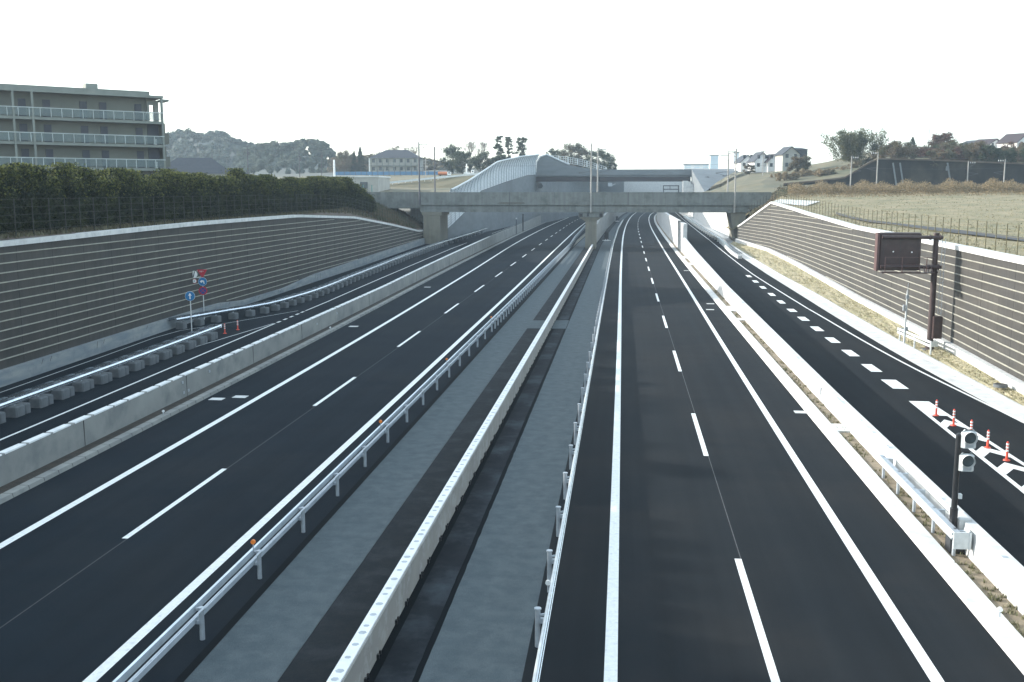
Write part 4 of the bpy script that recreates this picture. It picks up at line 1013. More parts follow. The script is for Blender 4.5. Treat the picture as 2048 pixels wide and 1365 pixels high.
# two storey hall with terraces
t = house('two storey hall with dark hipped roof and white end wall behind the blue fence', 795, 350, 17, 11, 17.4, 5.2, 8.1, .05, 'plaster', 'roof_dk', True, 7, 2, 'hall')
gw = at(750, 386, 350)
MB().box(-8.9,-8.45,-5.6,4,-1,5.1).build('end_wall', M['plaster_w'], t, world=False)
mb = MB()
for k in range(9): mb.box(-8+2*k-.12,-8+2*k+.12,-6.3,-6.0,-.5,5.2)
mb.box(-8.3,8.3,-6.3,-5.5,2.3,2.55); mb.build('veranda', M['apt_beam'], t, world=False)
# flat grey building in front of it
g0 = at(650, 386, 236); g1_ = at(757, 386, 236)
t = empty('flat_roof_building', (g0.x, 236, 10.4), 'low pale grey flat roofed building right of the hedge end, behind green railings', 'building')
MB().box(g0.x, g1_.x, 236, 248, 9.5, 14.3).build('wall', M['plaster'], t); MB().box(g0.x-.2, g1_.x+.2, 235.8, 248.2, 14.3, 14.65).build('roof', M['conc_white'], t)
MB().box(g1_.x-4.4,g1_.x-2.6,235.93,236.05,11.6,13.2).build('window', M['glass_dk'], t)
g0 = at(692, 386, 212); g1_ = at(748, 386, 212)
wire_fence('green metal railing standing at the end of the hedge left of the railway bridge', [(g0.x,212,10.0),(g1_.x,212,10.0)], 2.3, 1.9, M['green_metal'], 3, nm='railing', thick=.14)
# blue fence
g0 = at(668, 386, 330); g1_ = at(880, 386, 330)
t = empty('blue_fence', (g0.x, 330, 16), 'long bright blue sheet fence below the two storey hall', 'fence'); MB().box(g0.x, g1_.x, 330, 330.2, at(0,352,330).z, at(0,345.5,330).z).build('sheet', M['blue_tarp'], t)
mb = MB(); 
for k in range(20): x = g0.x + (g1_.x-g0.x)*k/19; mb.box(x-.06,x+.06,329.85,330,14.5,18.4)
mb.build('post', M['pole_dark'], t)
# guard-railed ramp road
r0 = at(758, 368, 258); r1 = at(862, 357, 262); r2 = at(958, 348, 266)
t = empty('guardrail', tuple(r0), 'long white guardrail along the sloping road left of the overpass', 'guardrail')
mb = MB().bar(r0+Vector((0,0,.0)), r1, .1, .5).bar(r1, r2, .1, .5); mb.build('beam', M['steel_white'], t)
for k in range(16):
    q = r0.lerp(r1, k/8) if k < 8 else r1.lerp(r2, (k-8)/7); MB().bar(q-Vector((0,-.1,1.4)), q+Vector((0,.1,.1)), .14).build('post', M['steel_white'], t)
# vehicles on the ramp road
def small_vehicle(label, q, body, cab, L_=6.5, tank=False, nm='truck', rz=.15, cat='truck'):
    t = empty(nm, tuple(q), label, cat, None, rz)
    if tank: MB().tube((-L_/2,0,1.6), (L_*.2,0,1.6), .85, n=16).build('tank', M[body], t, world=False)
    else: MB().cbox(-L_/2,L_*.15,-1,1,.7,1.3,.05).build('load_bed', M[body], t, world=False)
    c = MB().cbox(L_*.22,L_/2,-1,1,.6,2.3,.15).build('cab', M[cab], t, world=False)
    MB().box(L_*.28,L_/2-.35,-1.02,1.02,1.5,2.05).build('window', M['glass_dk'], c, world=False)
    MB().box(-L_/2,L_/2,-.6,.6,.45,.75).build('chassis', M['black_metal'], t, world=False)
    for x in (-L_*.33, L_*.33):
        for y_ in (-.95, .75): MB().tube((x,y_,.42),(x,y_+.22,.42),.42,n=16).build('wheel', M['tyre'], t, world=False)
    return t
_v = small_vehicle('orange tank truck on the sloping road behind the mast', at(889, 353, 272), 'truck_orange', 'white', 7, True); _v.scale = (.5, .5, .5)
_v = small_vehicle('small white pickup on the sloping road where it meets the noise barrier', at(938, 351.5, 270), 'white', 'white', 4.6); _v.scale = (.6, .6, .6)

# ------------------------------------------------------------------ far terrain
def rows(name, m, rws, sub=3):
    V = []
    for Y, pl in rws: V.append([at(px, py, Y) for px, py in pl])
    n = len(V[0]); vs = [tuple(p) for r in V for p in r]
    o = MB().add(vs, [(i*n+j, i*n+j+1, (i+1)*n+j+1, (i+1)*n+j) for i in range(len(V)-1) for j in range(n-1)]).build(name, m)
    return setting(o)
rows('hillside', M['hill_grass'], [
 (203, [(1496,400),(1510,398),(1525,395),(1540,390),(1570,387),(1640,386),(1720,385.5),(1800,385),(1900,385),(2048,385),(2400,385)]),
 (240, [(1430,392),(1450,388),(1480,385),(1520,382),(1560,380),(1640,380),(1720,380.5),(1800,381),(1900,381.5),(2048,382),(2400,382)]),
 (262, [(1400,389),(1430,385),(1460,381),(1490,376),(1530,370),(1567,372),(1637,368),(1700,381),(1900,382),(2048,382),(2400,382)]),
 (268, [(1398,388),(1425,384),(1450,380),(1480,372),(1520,366),(1567,367),(1637,360),(1700,350),(1760,318.5),(2048,328.5),(2400,331)]),
 (320, [(1396,386),(1420,380),(1440,374),(1465,362),(1500,353),(1552,345),(1613,334),(1680,318),(1771,298),(1946,296),(2400,300)]),
 (400, [(1396,383),(1420,374),(1440,368),(1460,357),(1485,346),(1552,338),(1613,331),(1680,320),(1771,306),(1946,300),(2400,303)]),
 (620, [(1390,345),(1420,343),(1440,343),(1460,342),(1485,342),(1552,338),(1613,334),(1680,330),(1771,320),(1946,320),(2400,320)])])
# foot path on the embankment
mb = MB(); pth = [(1432,381),(1470,362),(1500,347),(1520,343)]
# dark cutting wall behind the railway
t = empty('cutting_wall', tuple(at(1760, 381, 259)), 'dark mottled retaining wall behind the railway at right, with a slanting left end', 'wall')
wt = [(1567,369,378),(1637,363,379),(1689,357,381),(1742,325,381),(1760,319,382),(1850,321,382),(1950,325,382),(2048,329,382),(2200,331,382),(2400,334,383)]
mb = MB(); vs = []
for px, a_, c_ in wt: p0 = at(px, a_, 261); p1 = at(px, c_+2, 260.0); vs += [tuple(p0), tuple(p1), (p0.x, p0.y+1.2, p0.z), (p1.x, p1.y+2.2, p1.z)]
n = len(wt); mb.add(vs, [(4*i, 4*i+1, 4*i+5, 4*i+4) for i in range(n-1)] + [(4*i+2, 4*i, 4*i+4, 4*i+6) for i in range(n-1)]); mb.build('wall', M['darkwall'], t)
mb = MB()
for i in range(n-1): mb.bar(at(wt[i][0], wt[i][1]-1, 260.6), at(wt[i+1][0], wt[i+1][1]-1, 260.6), .5, .35)
mb.build('coping', M['soil_slope'], t)
mb = MB()
for px in (1786, 1800, 1895): mb.bar(at(px, 326, 260.2), at(px+8, 379, 259.6), .35, .2)
mb.box(at(1892,340,259).x, at(1898,340,259).x, 259, 259.2, at(0,346,259).z, at(0,338,259).z); build_each(mb, 'drain_pipe', M['conc_far'], t)
# low dark parapet along the track
t = empty('track_parapet', tuple(at(1570, 380, 206)), 'low dark parapet wall along the railway right of the bridge', 'wall')
mb = MB(); P_ = [at(1556,377,203.5), at(1600,378,206), at(1700,379,209), at(1850,379.5,212), at(2060,379.5,214), at(2400,379.5,216)]
for a_, c_ in zip(P_, P_[1:]): mb.bar(a_-Vector((0,0,.4)), c_-Vector((0,0,.4)), .3, 1.1)
mb.build('wall', M['darkwall'], t)
# left far ground
rows('hillside', M['hill_grass'], [
 (203, [(-1500,388),(-700,388),(-200,388),(200,388),(400,388),(550,388),(650,388),(720,388),(790,389),(850,392)]),
 (234, [(-1300,385),(-700,385),(-200,385),(200,385),(400,385),(550,385),(650,385),(730,385),(820,386),(925,386)]),
 (256, [(-1300,383),(-700,383),(-200,383),(200,383),(400,382),(560,380),(680,378),(757,375),(870,376),(975,376)]),
 (264, [(-1300,381),(-700,381),(-200,381),(200,381),(400,376),(560,372),(680,370),(757,367),(865,358),(968,349)]),
 (285, [(-1300,379),(-700,379),(-200,379),(200,379),(400,370),(560,366),(680,364),(757,361),(865,355),(990,347)]),
 (346, [(-1300,375),(-700,375),(-200,375),(200,370),(400,360),(560,354),(680,352),(757,351),(865,349),(1070,345)])])
rows('wooded_hill', M['hill_dark'], [
 (346.5, [(-1300,378),(-700,378),(-200,378),(200,372),(400,362),(560,355),(680,352),(757,351),(865,349),(1070,345)]),
 (430, [(-1300,376),(-700,372),(-200,368),(200,362),(400,355),(560,349),(680,345),(757,344),(900,340),(1150,340)]),
 (500, [(-1300,372),(-700,368),(-200,364),(200,358),(400,352),(480,350),(600,347),(680,346),(900,342),(1240,341)]),
 (585, [(-1300,350),(-700,340),(-200,320),(200,300),(400,300),(480,310),(600,320),(680,332),(900,338),(1240,341)]),
 (620, [(-1300,330),(-700,310),(-200,290),(200,276),(400,272),(480,290),(600,304),(680,326),(900,336),(1240,340)])])
# closing ground at the far end of the cutting
t = empty('far_wall', (0, 602, 0), 'distant pale concrete wall closing the cutting beneath the overpass', 'wall')
MB().box(at(1000,386,602).x, at(1248,386,602).x, 602, 603, -.5, 21).build('wall', M['conc_far'], t)
MB().box(at(1248,386,602).x+.01, at(1560,386,602).x, 602, 603, -.5, 17.4).build('wall', M['conc_white'], t)

# ------------------------------------------------------------------ walls beyond the railway bridge
LX2 = lambda Y: -36.2 + .055*(Y-205)
t = empty('retaining_wall', (LX2(260), 260, 0), 'plain grey concrete retaining wall rising to the overpass, under the curved noise barrier', 'wall')
lt = lin([(190,1.7),(203,3.0),(209,4.0),(222,6.4),(240,11.1),(275,13.6),(315,16.1),(335,16.6),(420,17.5),(602,19)])
prism('wall', lambda Y: [(LX2(Y), -.2), (LX2(Y), lt(Y)), (LX2(Y)-.6, lt(Y)), (LX2(Y)-.6, -.2)], yr(203.5, 335, 4), M['conc_far'], t)
prism('wall', lambda Y: [(LX2(Y), -.2), (LX2(Y), lt(Y)), (LX2(Y)-.6, lt(Y)), (LX2(Y)-.6, -.2)], yr(335, 601, 10), M['conc_far'], t)
MB().box(LX2(203.5)-7, LX2(203.5), 203.0, 203.5, -.2, 3.4).build('return_wall', M['conc_far'], t)
# curved noise barrier
t = empty('noise_barrier', (LX2(260), 260, 4), 'long pale curved noise barrier of ribbed panels sweeping up to the overpass', 'noise barrier')
tt_ = lin([(203,11.2),(209,11.8),(222,13.4),(240,16.0),(257,18.5),(294,21.0),(330,22.9),(336,23.1)])
def npf(Y):
    b0 = lt(Y)+.02; h = tt_(Y)-b0; x = LX2(Y)+.12; out = []
    for k in range(8): u = k/7; out.append((x + .2 + 2.0*max(0, u-.45)**2*3.3*.55 , b0 + h*u))
    for k in range(7, -1, -1): out.append((out[k][0]-.12, out[k][1]))
    return out
NB = MB().sweep(npf, yr(203.6, 334, 2.5)).build('panel', M['noise_panel'], t, smooth=False)
mb = MB()
for k, Y in enumerate(yr(204, 333, 4.0)):
    pr = npf(Y)[:8]
    for a_, c_ in zip(pr, pr[1:]): mb.bar((a_[0]+.05, Y, a_[1]), (c_[0]+.05, Y, c_[1]), .09 if k % 6 else .4, .08, up=(1,0,0))
merge_into(NB, mb, M['noise_rib'])
mb = MB()
for j in range(1, 16):
    for Y in yr(204, 330, 6)[:-1]:
        def pt(Y, u):
            p_ = npf(Y)[:8]; i = min(6, int(u*7)); f_ = u*7-i; return (p_[i][0]*(1-f_)+p_[i+1][0]*f_+.03, Y, p_[i][1]*(1-f_)+p_[i+1][1]*f_)
        mb.bar(pt(Y, j/16), pt(Y+6, j/16), .05, .05)
mb.build('seam', M['noise_rib'], t)
mb = MB(); pr = [(*[npf(Y)[7][0]], Y, npf(Y)[7][1]) for Y in yr(203.6, 334, 4)]
for a_, c_ in zip(pr, pr[1:]): mb.tube(a_, c_, .22, n=8, cap=False)
mb.build('top_rail', M['steel_white'], t)
mb = MB().box(LX2(204)-7, LX2(204)+.3, 203.2, 203.5, 3.4, 8.2); mb.build('end_panel', M['noise_panel'], t)
mb = MB()
for k in range(11): mb.box(LX2(204)-7+.7*k, LX2(204)-6.88+.7*k, 203.1, 203.2, 3.2, 8.2)
for k in range(7): mb.box(LX2(204)-7, LX2(204)+.3, 203.12, 203.19, 3.5+.7*k, 3.58+.7*k)
mb.build('end_grid', M['steel_white'], t)
# right wall beyond the bridge
RX2 = lambda Y: Rgo(Y) + 1.3
t = empty('retaining_wall', (RX2(250), 250, 0), 'smooth white concrete retaining wall on the right beyond the railway bridge, glaring in sun', 'wall')
prism('wall', lambda Y: [(RX2(Y), 0), (RX2(Y)+.6, 8.6), (RX2(Y)+1.1, 8.6), (RX2(Y)+1.1, 0)], yr(204, 600, 9), M['conc_white'], t)
setting(MB().ribbon(Rgo, lambda Y: RX2(Y)+.1, lambda Y: Rz(Y)+.12, yr(188, 600, 8)).build('verge', M['conc_white']))
# wall between the carriageways beyond the middle pier
t = empty('retaining_wall', (-8, 230, 0), 'grey concrete wall between the carriageways beyond the middle pier', 'wall')
prism('wall', lambda Y: [(ms(-5.6)(Y), -.1), (ms(-5.6)(Y), lin([(203,3.2),(240,4.6),(600,4.8)])(Y)), (ms(-6.3)(Y), lin([(203,3.2),(240,4.6),(600,4.8)])(Y)), (ms(-6.3)(Y), -.1)], yr(203.2, 598, 8), M['conc'], t)
# trestle markers in the median
for i, (x, y_) in enumerate(((-3.5,226),(-2.1,380))):
    t = empty('trestle_marker', (x, y_, 0), ['dark narrow marker board on a white foot in the median beyond the middle pier', 'distant dark marker board in the median by the far bend'][i], 'marker')
    MB().box(-.45,.45,-.1,.1,.35,1.9).build('board', M['black_metal'], t, world=False)
    MB().bar((-.5,-.4,.05),(.5,-.4,.05),.12).bar((-.5,.4,.05),(.5,.4,.05),.12).bar((-.9,0,.1),(.9,0,.1),.1).bar((-.3,-.4,.1),(-.3,.05,.5),.07).bar((.3,-.4,.1),(.3,.05,.5),.07).build('foot', M['white'], t, world=False)
# posts by the left barrier
for i, (px, py, hh, m_) in enumerate(((1058,457,4.0,'pole_dark'),(1076,448,4.6,'black_metal'))):
    g = ground(px, py, .1); Y_ = 255 + 20*i; x_ = Lb(Y_) + .35; 
    t = empty('marker_pole', (x_, Y_, 0), ['thin grey pole with pale top beside the left barrier under the bridge', 'thicker black pole beside the left barrier under the bridge'][i], 'pole')
    MB().tube((0,0,0),(0,0,hh),.10+.08*i,n=8).build('shaft', M[m_], t, world=False); MB().tube((0,0,hh),(0,0,hh+.3),.14+.05*i,n=8).build('top', M['white' if i == 0 else 'black_metal'], t, world=False)

# ------------------------------------------------------------------ overpass
OY = 336.0
t = empty('overpass', (-4, OY, 10), 'distant grey overpass with a long dark girder spanning the cutting behind the railway bridge', 'bridge')
def hb(px0, px1, py0, py1, y0, y1, m, nm, par):
    a_, c_ = at(px0, py0, OY), at(px1, py1, OY); return MB().box(a_.x, c_.x, y0, y1, c_.z, a_.z).build(nm, M[m], par)
hb(1072, 1381, 350.5, 363.5, OY, OY+1.0, 'girder', 'girder', t); hb(1070, 1383, 340, 350.4, OY-.7, OY-.3, 'conc_far', 'parapet', t)
hb(1070, 1383, 340, 350.4, OY+10, OY+10.4, 'conc_far', 'parapet', t); hb(1070, 1383, 349, 354, OY-.2, OY+10, 'conc_far', 'deck', t)
hb(1050, 1072, 346, 387, OY-.6, OY+10, 'conc_far', 'abutment', t)
g = MB().add([tuple(at(px, py, OY-.8)) for px, py in ((1070,352),(1070,322),(1078,313),(1093,310),(1105,315),(1120,322),(1139,330),(1165,336),(1200,340),(1200,352))], [tuple(range(9,-1,-1))])
g.add([tuple(at(px, py, OY-.3)) for px, py in ((1070,352),(1070,322),(1078,313),(1093,310),(1105,315),(1120,322),(1139,330),(1165,336),(1200,340),(1200,352))], [tuple(range(10))])
g.build('wing_wall', M['conc_far'], t)
mb = MB(); pl = [(1071,345),(1073,325),(1080,314),(1093,309.5),(1105,314.5),(1120,321.5),(1139,329.5)]
for a_, c_ in zip(pl, pl[1:]): mb.tube(at(*a_, OY-.9), at(*c_, OY-.9), .28, n=8)
mb.build('edge_tube', M['steel_white'], t)
mb = MB().add([tuple(at(px, py, OY-.9)) for px, py in ((1076,377),(1083,377),(1086,372),(1083,367),(1076,367))], [(0,1,2,3,4)]); mb.tube(at(1080,372,OY-1), at(1080,372,OY+1), .8, n=12); mb.build('bearing', M['black_metal'], t)
# hanging inspection box
mb = MB(); a_ = at(1216,366,OY-1.2); c_ = at(1224,373,OY-1.2); mb.box(a_.x, c_.x, OY-1.2, OY, c_.z, a_.z); mb.bar(at(1222,372,OY-1), at(1231,368,OY-1), .25); mb.build('inspection_box', M['steel_dull'], t)
# lattice fence above the wing
t = empty('lattice_fence', tuple(at(1100, 330, 352)), 'white lattice fence sloping down behind the overpass wing wall', 'fence')
mb = MB()
for k in range(25):
    u = k/24; px = 1098 + 114*u; y0 = 311 + 24*u - 5*math.sin(u*3.1); y1 = y0 + 12
    mb.bar(at(px, y0, 352), at(px, y1, 352), .16 if k % 4 else .5)
for s_ in (0, 4, 8, 12):
    for k in range(12):
        u, u2 = k/12, (k+1)/12; mb.bar(at(1098+114*u, 311+24*u-5*math.sin(u*3.1)+s_, 352), at(1098+114*u2, 311+24*u2-5*math.sin(u2*3.1)+s_, 352), .14)
mb.build('lattice', M['steel_white'], t)
# right abutment, slope and white end wall
t = empty('abutment_slope', tuple(at(1400, 387, OY)), 'grey concrete embankment slope at the right end of the overpass', 'wall')
vs = [tuple(at(px, py, Y_)) for px, py, Y_ in ((1383,339,OY-.6),(1250,338,OY+60),(1480,338,OY+60),(1432,366,OY-20),(1410,385,OY-40),(1383,387,OY-.6),(1470,343,OY+10))]
MB().add(vs, [(0,5,4,3,6),(0,6,2,1)]).build('slope', M['conc_far'], t)
t = empty('end_wall', tuple(at(1370, 387, OY-8)), 'bright white wedge shaped wall under the right end of the overpass', 'wall')
v1 = [at(px, py, OY-8) for px, py in ((1366,388),(1366,362),(1376,362),(1402,384),(1424,384),(1424,388))]; v2 = [v + Vector((0,1.5,0)) for v in v1]
MB().add([tuple(v) for v in v1+v2], [(0,5,4,3,2,1),(6,7,8,9,10,11)] + [(i,(i+1)%6,6+(i+1)%6,6+i) for i in range(6)]).build('wall', M['conc_white'], t)
t = empty('glass_screen', tuple(at(1405, 384, OY-12)), 'dark framed glass screen standing at the right end of the overpass', 'screen')
mb = MB(); q = [(1394,357),(1417,355),(1419,384),(1399,378)]
for a_, c_ in zip(q, q[1:]+q[:1]): mb.bar(at(*a_, OY-12), at(*c_, OY-12), .42)
mb.build('frame', M['black_metal'], t)
v1 = [at(px, py, OY-11.9) for px, py in q]; MB().add([tuple(v) for v in v1] + [tuple(v+Vector((0,.08,0))) for v in v1], [(3,2,1,0),(4,5,6,7),(0,1,5,4),(1,2,6,5),(2,3,7,6),(3,0,4,7)]).build('pane', M['skyblue'], t)
t = empty('metal_frame', tuple(at(1328, 384, OY+4)), 'low grey metal frame under the right half of the overpass', 'frame')
MB().bar(at(1327,372,OY+4), at(1358,372,OY+4), .3).bar(at(1327,379,OY+4), at(1358,379,OY+4), .3).bar(at(1327,371,OY+4), at(1327,386,OY+4), .3).bar(at(1340,371,OY+4), at(1340,380,OY+4), .2).bar(at(1357,371,OY+4), at(1357,386,OY+4), .3).build('bars', M['pole_dark'], t)
# far pale buildings
def block(label, px0, px1, py0, py1, Y, m='plaster_w', nm='building', dep=12, rows_=3, cols_=3):
    a_, c_ = at(px0, py0, Y), at(px1, py1, Y); t = empty(nm, ((a_.x+c_.x)/2, Y, c_.z), label, 'building')
    MB().box(a_.x, c_.x, Y, Y+dep, c_.z-4, a_.z).build('wall', M[m], t); MB().box(a_.x-.3, c_.x+.3, Y-.3, Y+dep+.3, a_.z, a_.z+.5).build('roof', M['conc_far'], t)
    for i in range(rows_):
        z = c_.z + (a_.z-c_.z)*(i+.45)/rows_; hh = (a_.z-c_.z)/rows_*.4
        for k in range(cols_):
            x = a_.x + (c_.x-a_.x)*(k+.5)/cols_; ww = (c_.x-a_.x)/cols_*.3; MB().box(x-ww, x+ww, Y-.06, Y+.1, z, z+hh).build('window', M['skyblue'], t)
    return t
block('slim pale blue glazed tower far off right of the overpass', 1421, 1436, 312, 342, 640, 'skyblue', 'tower_building', 10, 5, 2)
block('long low white building on the hazy skyline above the overpass', 1368, 1420, 330, 342, 660, 'plaster_w')
block('tall thin white building at the left end of the hillside houses', 1468, 1477, 306, 342, 600, 'plaster_w', 'building', 10, 4, 1)

# hillside houses right
Zg = lambda px, py, Y: at(px, py, Y).z
HS = [(1487,337,360,5.0,6,2.6,4.8,'small white gabled house at the left end of the hillside row','plaster_w','roof_dk'),
      (1516,338,352,5.6,6,3.0,5.9,'white gabled house with a steep dark roof, second in the hillside row','plaster_w','roof_dk'),
      (1541,338,350,4.6,5,2.9,5.2,'white house with dark roof beside the tall dark gabled house','plaster_w','roof_br'),
      (1572,338,330,5.6,6,5.0,7.2,'tall narrow grey house with dark garage and black roof on the hillside','plaster','roof_dk')]
for px, py, Y, ww, dd, he, hr, lb, wm, rm in HS: house(lb, px, Y, ww, dd, Zg(px, py, Y)-.3, he, hr, .25, wm, rm, False, 2, 2)
g = at(1590, 386, 334); house('black flat topped house right behind the tall grey gabled house', 1588, 340, 6, 6, Zg(1588, 338, 340), 6.2, 6.8, .1, 'roof_dk', 'roof_dk', True)
HS = [(1968,298,330,6,6,2.0,3.5,.6,'low house with plain dark gable roof on the right skyline, left of two'),
      (2026,300,320,7.5,7,2.8,5.3,.5,'white gabled house with purple brown roof at the far right skyline'),
      (2075,299,322,9,8,3,5.5,-.3,'house roof at the right edge of the skyline')]
for px, py, Y, ww, dd, he, hr, rz, lb in HS: house(lb, px, Y, ww, dd, Zg(px, py, Y)-.5, he, hr, rz, 'plaster_w', 'roof_br', False, 2, 1)
house('pale house half hidden in shrubs left of the gabled roofs on the skyline', 1942, 340, 7, 7, Zg(1942, 300, 340)-1, 2.4, 4, .3, 'plaster_w', 'roof_dk')

# ------------------------------------------------------------------ utility poles
def upole(px, pyt, pyb, Y, label, m='pole_dark', r=.16, arms=True):
    a_ = at(px, pyt, Y); z0 = at(px, pyb, Y).z; t = empty('utility_pole', (a_.x, Y, z0), label, 'pole')
    h = a_.z - z0; MB().tube((0,0,-1),(0,0,h),r,r*.7,n=8).build('pole', M[m], t, world=False)
    if arms: MB().bar((-.9,0,h-.5),(.9,0,h-.5),.12).bar((-.7,0,h-1.3),(.7,0,h-1.3),.12).tube((.35,0,h-2.6),(.35,0,h-1.8),.22,n=8).build('crossarm', M[m], t, world=False)
upole(494, 289, 345, 240, 'dark utility pole with crossarm behind the hedge, right of the hipped roofs')
upole(424, 308, 332, 250, 'short thin pole rising from behind the dark hipped roofs', r=.12, arms=False)
upole(598, 303, 348, 270, 'thin grey utility pole before the wooded hill, behind the hedge', r=.13)
upole(642, 298, 345, 300, 'faint thin pole at the right end of the wooded hill', r=.12)
upole(668, 320, 372, 225, 'short thick white pole beside the low grey flat roofed building', 'white', .3, False)
upole(851, 318, 360, 268, 'pale pole between the two dark masts near the hall', 'pole_conc', .15)
upole(933, 328, 345, 300, 'short white post below the pine trees', 'white', .22, False)
upole(1527, 300, 345, 300, 'thin pole in front of the white hillside houses', 'pole_conc', .12)
upole(1859, 258, 292, 300, 'thin pole beside the reddish shrub on the skyline', 'pole_dark', .09, False)

# ------------------------------------------------------------------ trees
def tree(label, px, pyt, pyb, Y, wpx, m, seed, n=3500, leaf=.35, kind='round', trunk='bark', nm='tree', cat='tree', grp=None):
    a_ = at(px, pyt, Y); c_ = at(px, pyb, Y); H_ = a_.z - c_.z; W_ = wpx / FPX * Y / 2; rs = np.random.default_rng(seed)
    t = empty(nm, (a_.x, Y, c_.z - .3), label, cat, grp)
    rad = (W_, W_*.8, H_*.42)
    if kind == 'round': fn = clumps((0,0,H_*.54), rad, 70, rs)
    elif kind == 'cone':
        def fn(n, rs):
            u = rs.uniform(0, 1, n)**1.3; th = rs.uniform(0, 6.283, n); tier = (u*7) % 1; r = W_*(1-u)**.8*(.55+.45*(1-tier))*np.sqrt(rs.uniform(.2,1,n))
            return np.stack([r*np.cos(th), r*np.sin(th), H_*(.12+.88*u)], 1)
    elif kind == 'pine':
        k = 46; z = rs.uniform(.36, .98, k)*H_; th = rs.uniform(0, 6.283, k); rr = W_*rs.uniform(.15, .85, k)*(1.15 - z/H_*.5)
        C_ = np.stack([rr*np.cos(th), rr*np.sin(th), z], 1); sz = W_*rs.uniform(.16, .36, k)
        def fn(n, rs):
            i = rs.integers(0, k, n); e = rs.normal(size=(n, 3)); e /= np.linalg.norm(e, axis=1)[:, None]
            return C_[i] + e*(sz[i]*rs.uniform(.2, 1.1, n))[:, None]*np.array([1, 1, .55])
    elif kind == 'bush': fn = clumps((0,0,H_*.42), (W_, W_*.7, H_*.5), 30, rs)
    elif kind == 'bamboo':
        k = 34; th = rs.uniform(0, 6.283, k); b0 = rs.uniform(0, .6, k)*W_; lean = rs.uniform(.1, .55, k)*W_; hh = H_*rs.uniform(.6, 1.02, k)
        def fn(n, rs):
            i = rs.integers(0, k, n); u = rs.uniform(.1, 1, n)**.7; r = b0[i] + lean[i]*u**2.2*1.3; s_ = .09*W_
            return np.stack([r*np.cos(th[i])*1.0 + rs.normal(0, s_, n), r*np.sin(th[i]) + rs.normal(0, s_, n), hh[i]*(u - .16*np.maximum(0, u-.75)) + rs.normal(0, s_*.5, n)], 1)
    if kind != 'bare':
        v, f = leaf_cloud(int(n*2.2), fn, leaf*.55, rs); mesh_np('crown', v, f, m, t)
    rn = random.Random(seed); mb = MB()
    tr = max(.08, H_*.022)
    if kind == 'bare':
        def br_(p, d, L_, r, dep):
            q = p + d*L_; mb.tube(p, q, r, r*.62, n=5, cap=False)
            if dep == 0: return
            for k in range(3 if dep > 1 else 4):
                nd = (d + Vector((rn.uniform(-.75,.75), rn.uniform(-.75,.75), rn.uniform(-.1,.6)))).normalized(); br_(p.lerp(q, rn.uniform(.55,1)), nd, L_*rn.uniform(.6,.85), max(.03, r*.6), dep-1)
        br_(Vector((0,0,0)), Vector((0,0,1)), H_*.33, tr, 5)
        mb.build('branches', M[trunk], t, world=False); return t
    mb.tube((0,0,-.5), (rn.uniform(-.3,.3),0,H_*(.95 if kind in ('cone','pine') else .7)), tr, tr*.3, n=8)
    for k in range(6):
        z = H_*rn.uniform(.3,.7); th = rn.uniform(0,6.28); mb.tube((0,0,z), (math.cos(th)*W_*.7, math.sin(th)*W_*.6, z+H_*.15), tr*.45, tr*.15, n=5)
    mb.build('trunk', M[trunk], t, world=False)
    return t
T = tree; 
T('brown green bushy tree left of the conifer group', 692, 297, 348, 380, 44, M['leaf_brown'], 41, kind='round')
T('dark pointed conifer behind the flat grey building', 720, 292, 348, 385, 30, M['leaf_pine'], 42, kind='cone')
T('smaller dark conifer beside the pointed one', 708, 300, 348, 380, 22, M['leaf_pine'], 43, 1800, kind='cone')
T('slim bare pinkish tree right of the conifers', 760, 287, 345, 400, 16, M['leaf_brown'], 44, kind='bare', trunk='bark_pale')
T('brownish bare rounded tree behind the hall roof', 787, 284, 340, 400, 34, M['leaf_brown'], 45, 900, kind='round', trunk='bark_pale')
T('pale leafless tree above the hall roof, left', 808, 282, 340, 395, 30, None, 46, kind='bare', trunk='bark_pale')
T('pale leafless tree above the hall roof, right', 826, 284, 342, 390, 30, None, 47, kind='bare', trunk='bark_pale')
T('dense dark green tree just right of the two dark masts', 905, 284, 350, 350, 42, M['leaf_dark'], 48, 4500)
T('dark green bushy tree low before the pines', 925, 300, 352, 335, 48, M['leaf_dark'], 49, 4500)
T('tall leafless tree rising above the bushy trees', 940, 266, 345, 370, 44, None, 50, kind='bare', trunk='bark_pale')
T('second leafless tree, right of the tallest bare one', 960, 272, 345, 372, 36, None, 63, kind='bare', trunk='bark_pale')
T('broad olive green tree below the pine tops', 966, 300, 350, 330, 50, M['leaf_dark'], 51, 4500)
T('tall pine with tufted crown, left of the three pines', 999, 270, 345, 345, 30, M['leaf_pine'], 52, 2600, kind='pine')
T('tall pine with tufted crown, middle of the three pines', 1017, 272, 345, 350, 26, M['leaf_pine'], 53, 2200, kind='pine')
T('tall pine with wide open crown, right of the three pines', 1043, 273, 345, 347, 36, M['leaf_pine'], 54, 3000, kind='pine')
T('dark undergrowth tree at the foot of the pines', 1000, 305, 348, 333, 40, M['leaf_dark'], 55, 3500)
T('small dark tree left of the brown mound behind the overpass', 1106, 292, 345, 380, 26, M['leaf_dark'], 56, 2200)
T('big brown green round tree behind the overpass', 1150, 284, 348, 400, 70, M['leaf_brown'], 57, 6500, .45)
T('dark green tree at the right flank of the brown mound', 1198, 298, 350, 395, 62, M['leaf_dark'], 58, 5000, .42)
T('low dark tree at the right foot of the brown mound', 1222, 318, 350, 385, 26, M['leaf_dark'], 59, 1800)
T('shrubby tree before the white hillside houses', 1500, 325, 345, 320, 24, M['leaf_brown'], 60, 900, kind='bush')
T('olive bush at the foot of the tall grey hillside house', 1598, 305, 345, 300, 46, M['leaf_brown'], 61, 3500, kind='bush')
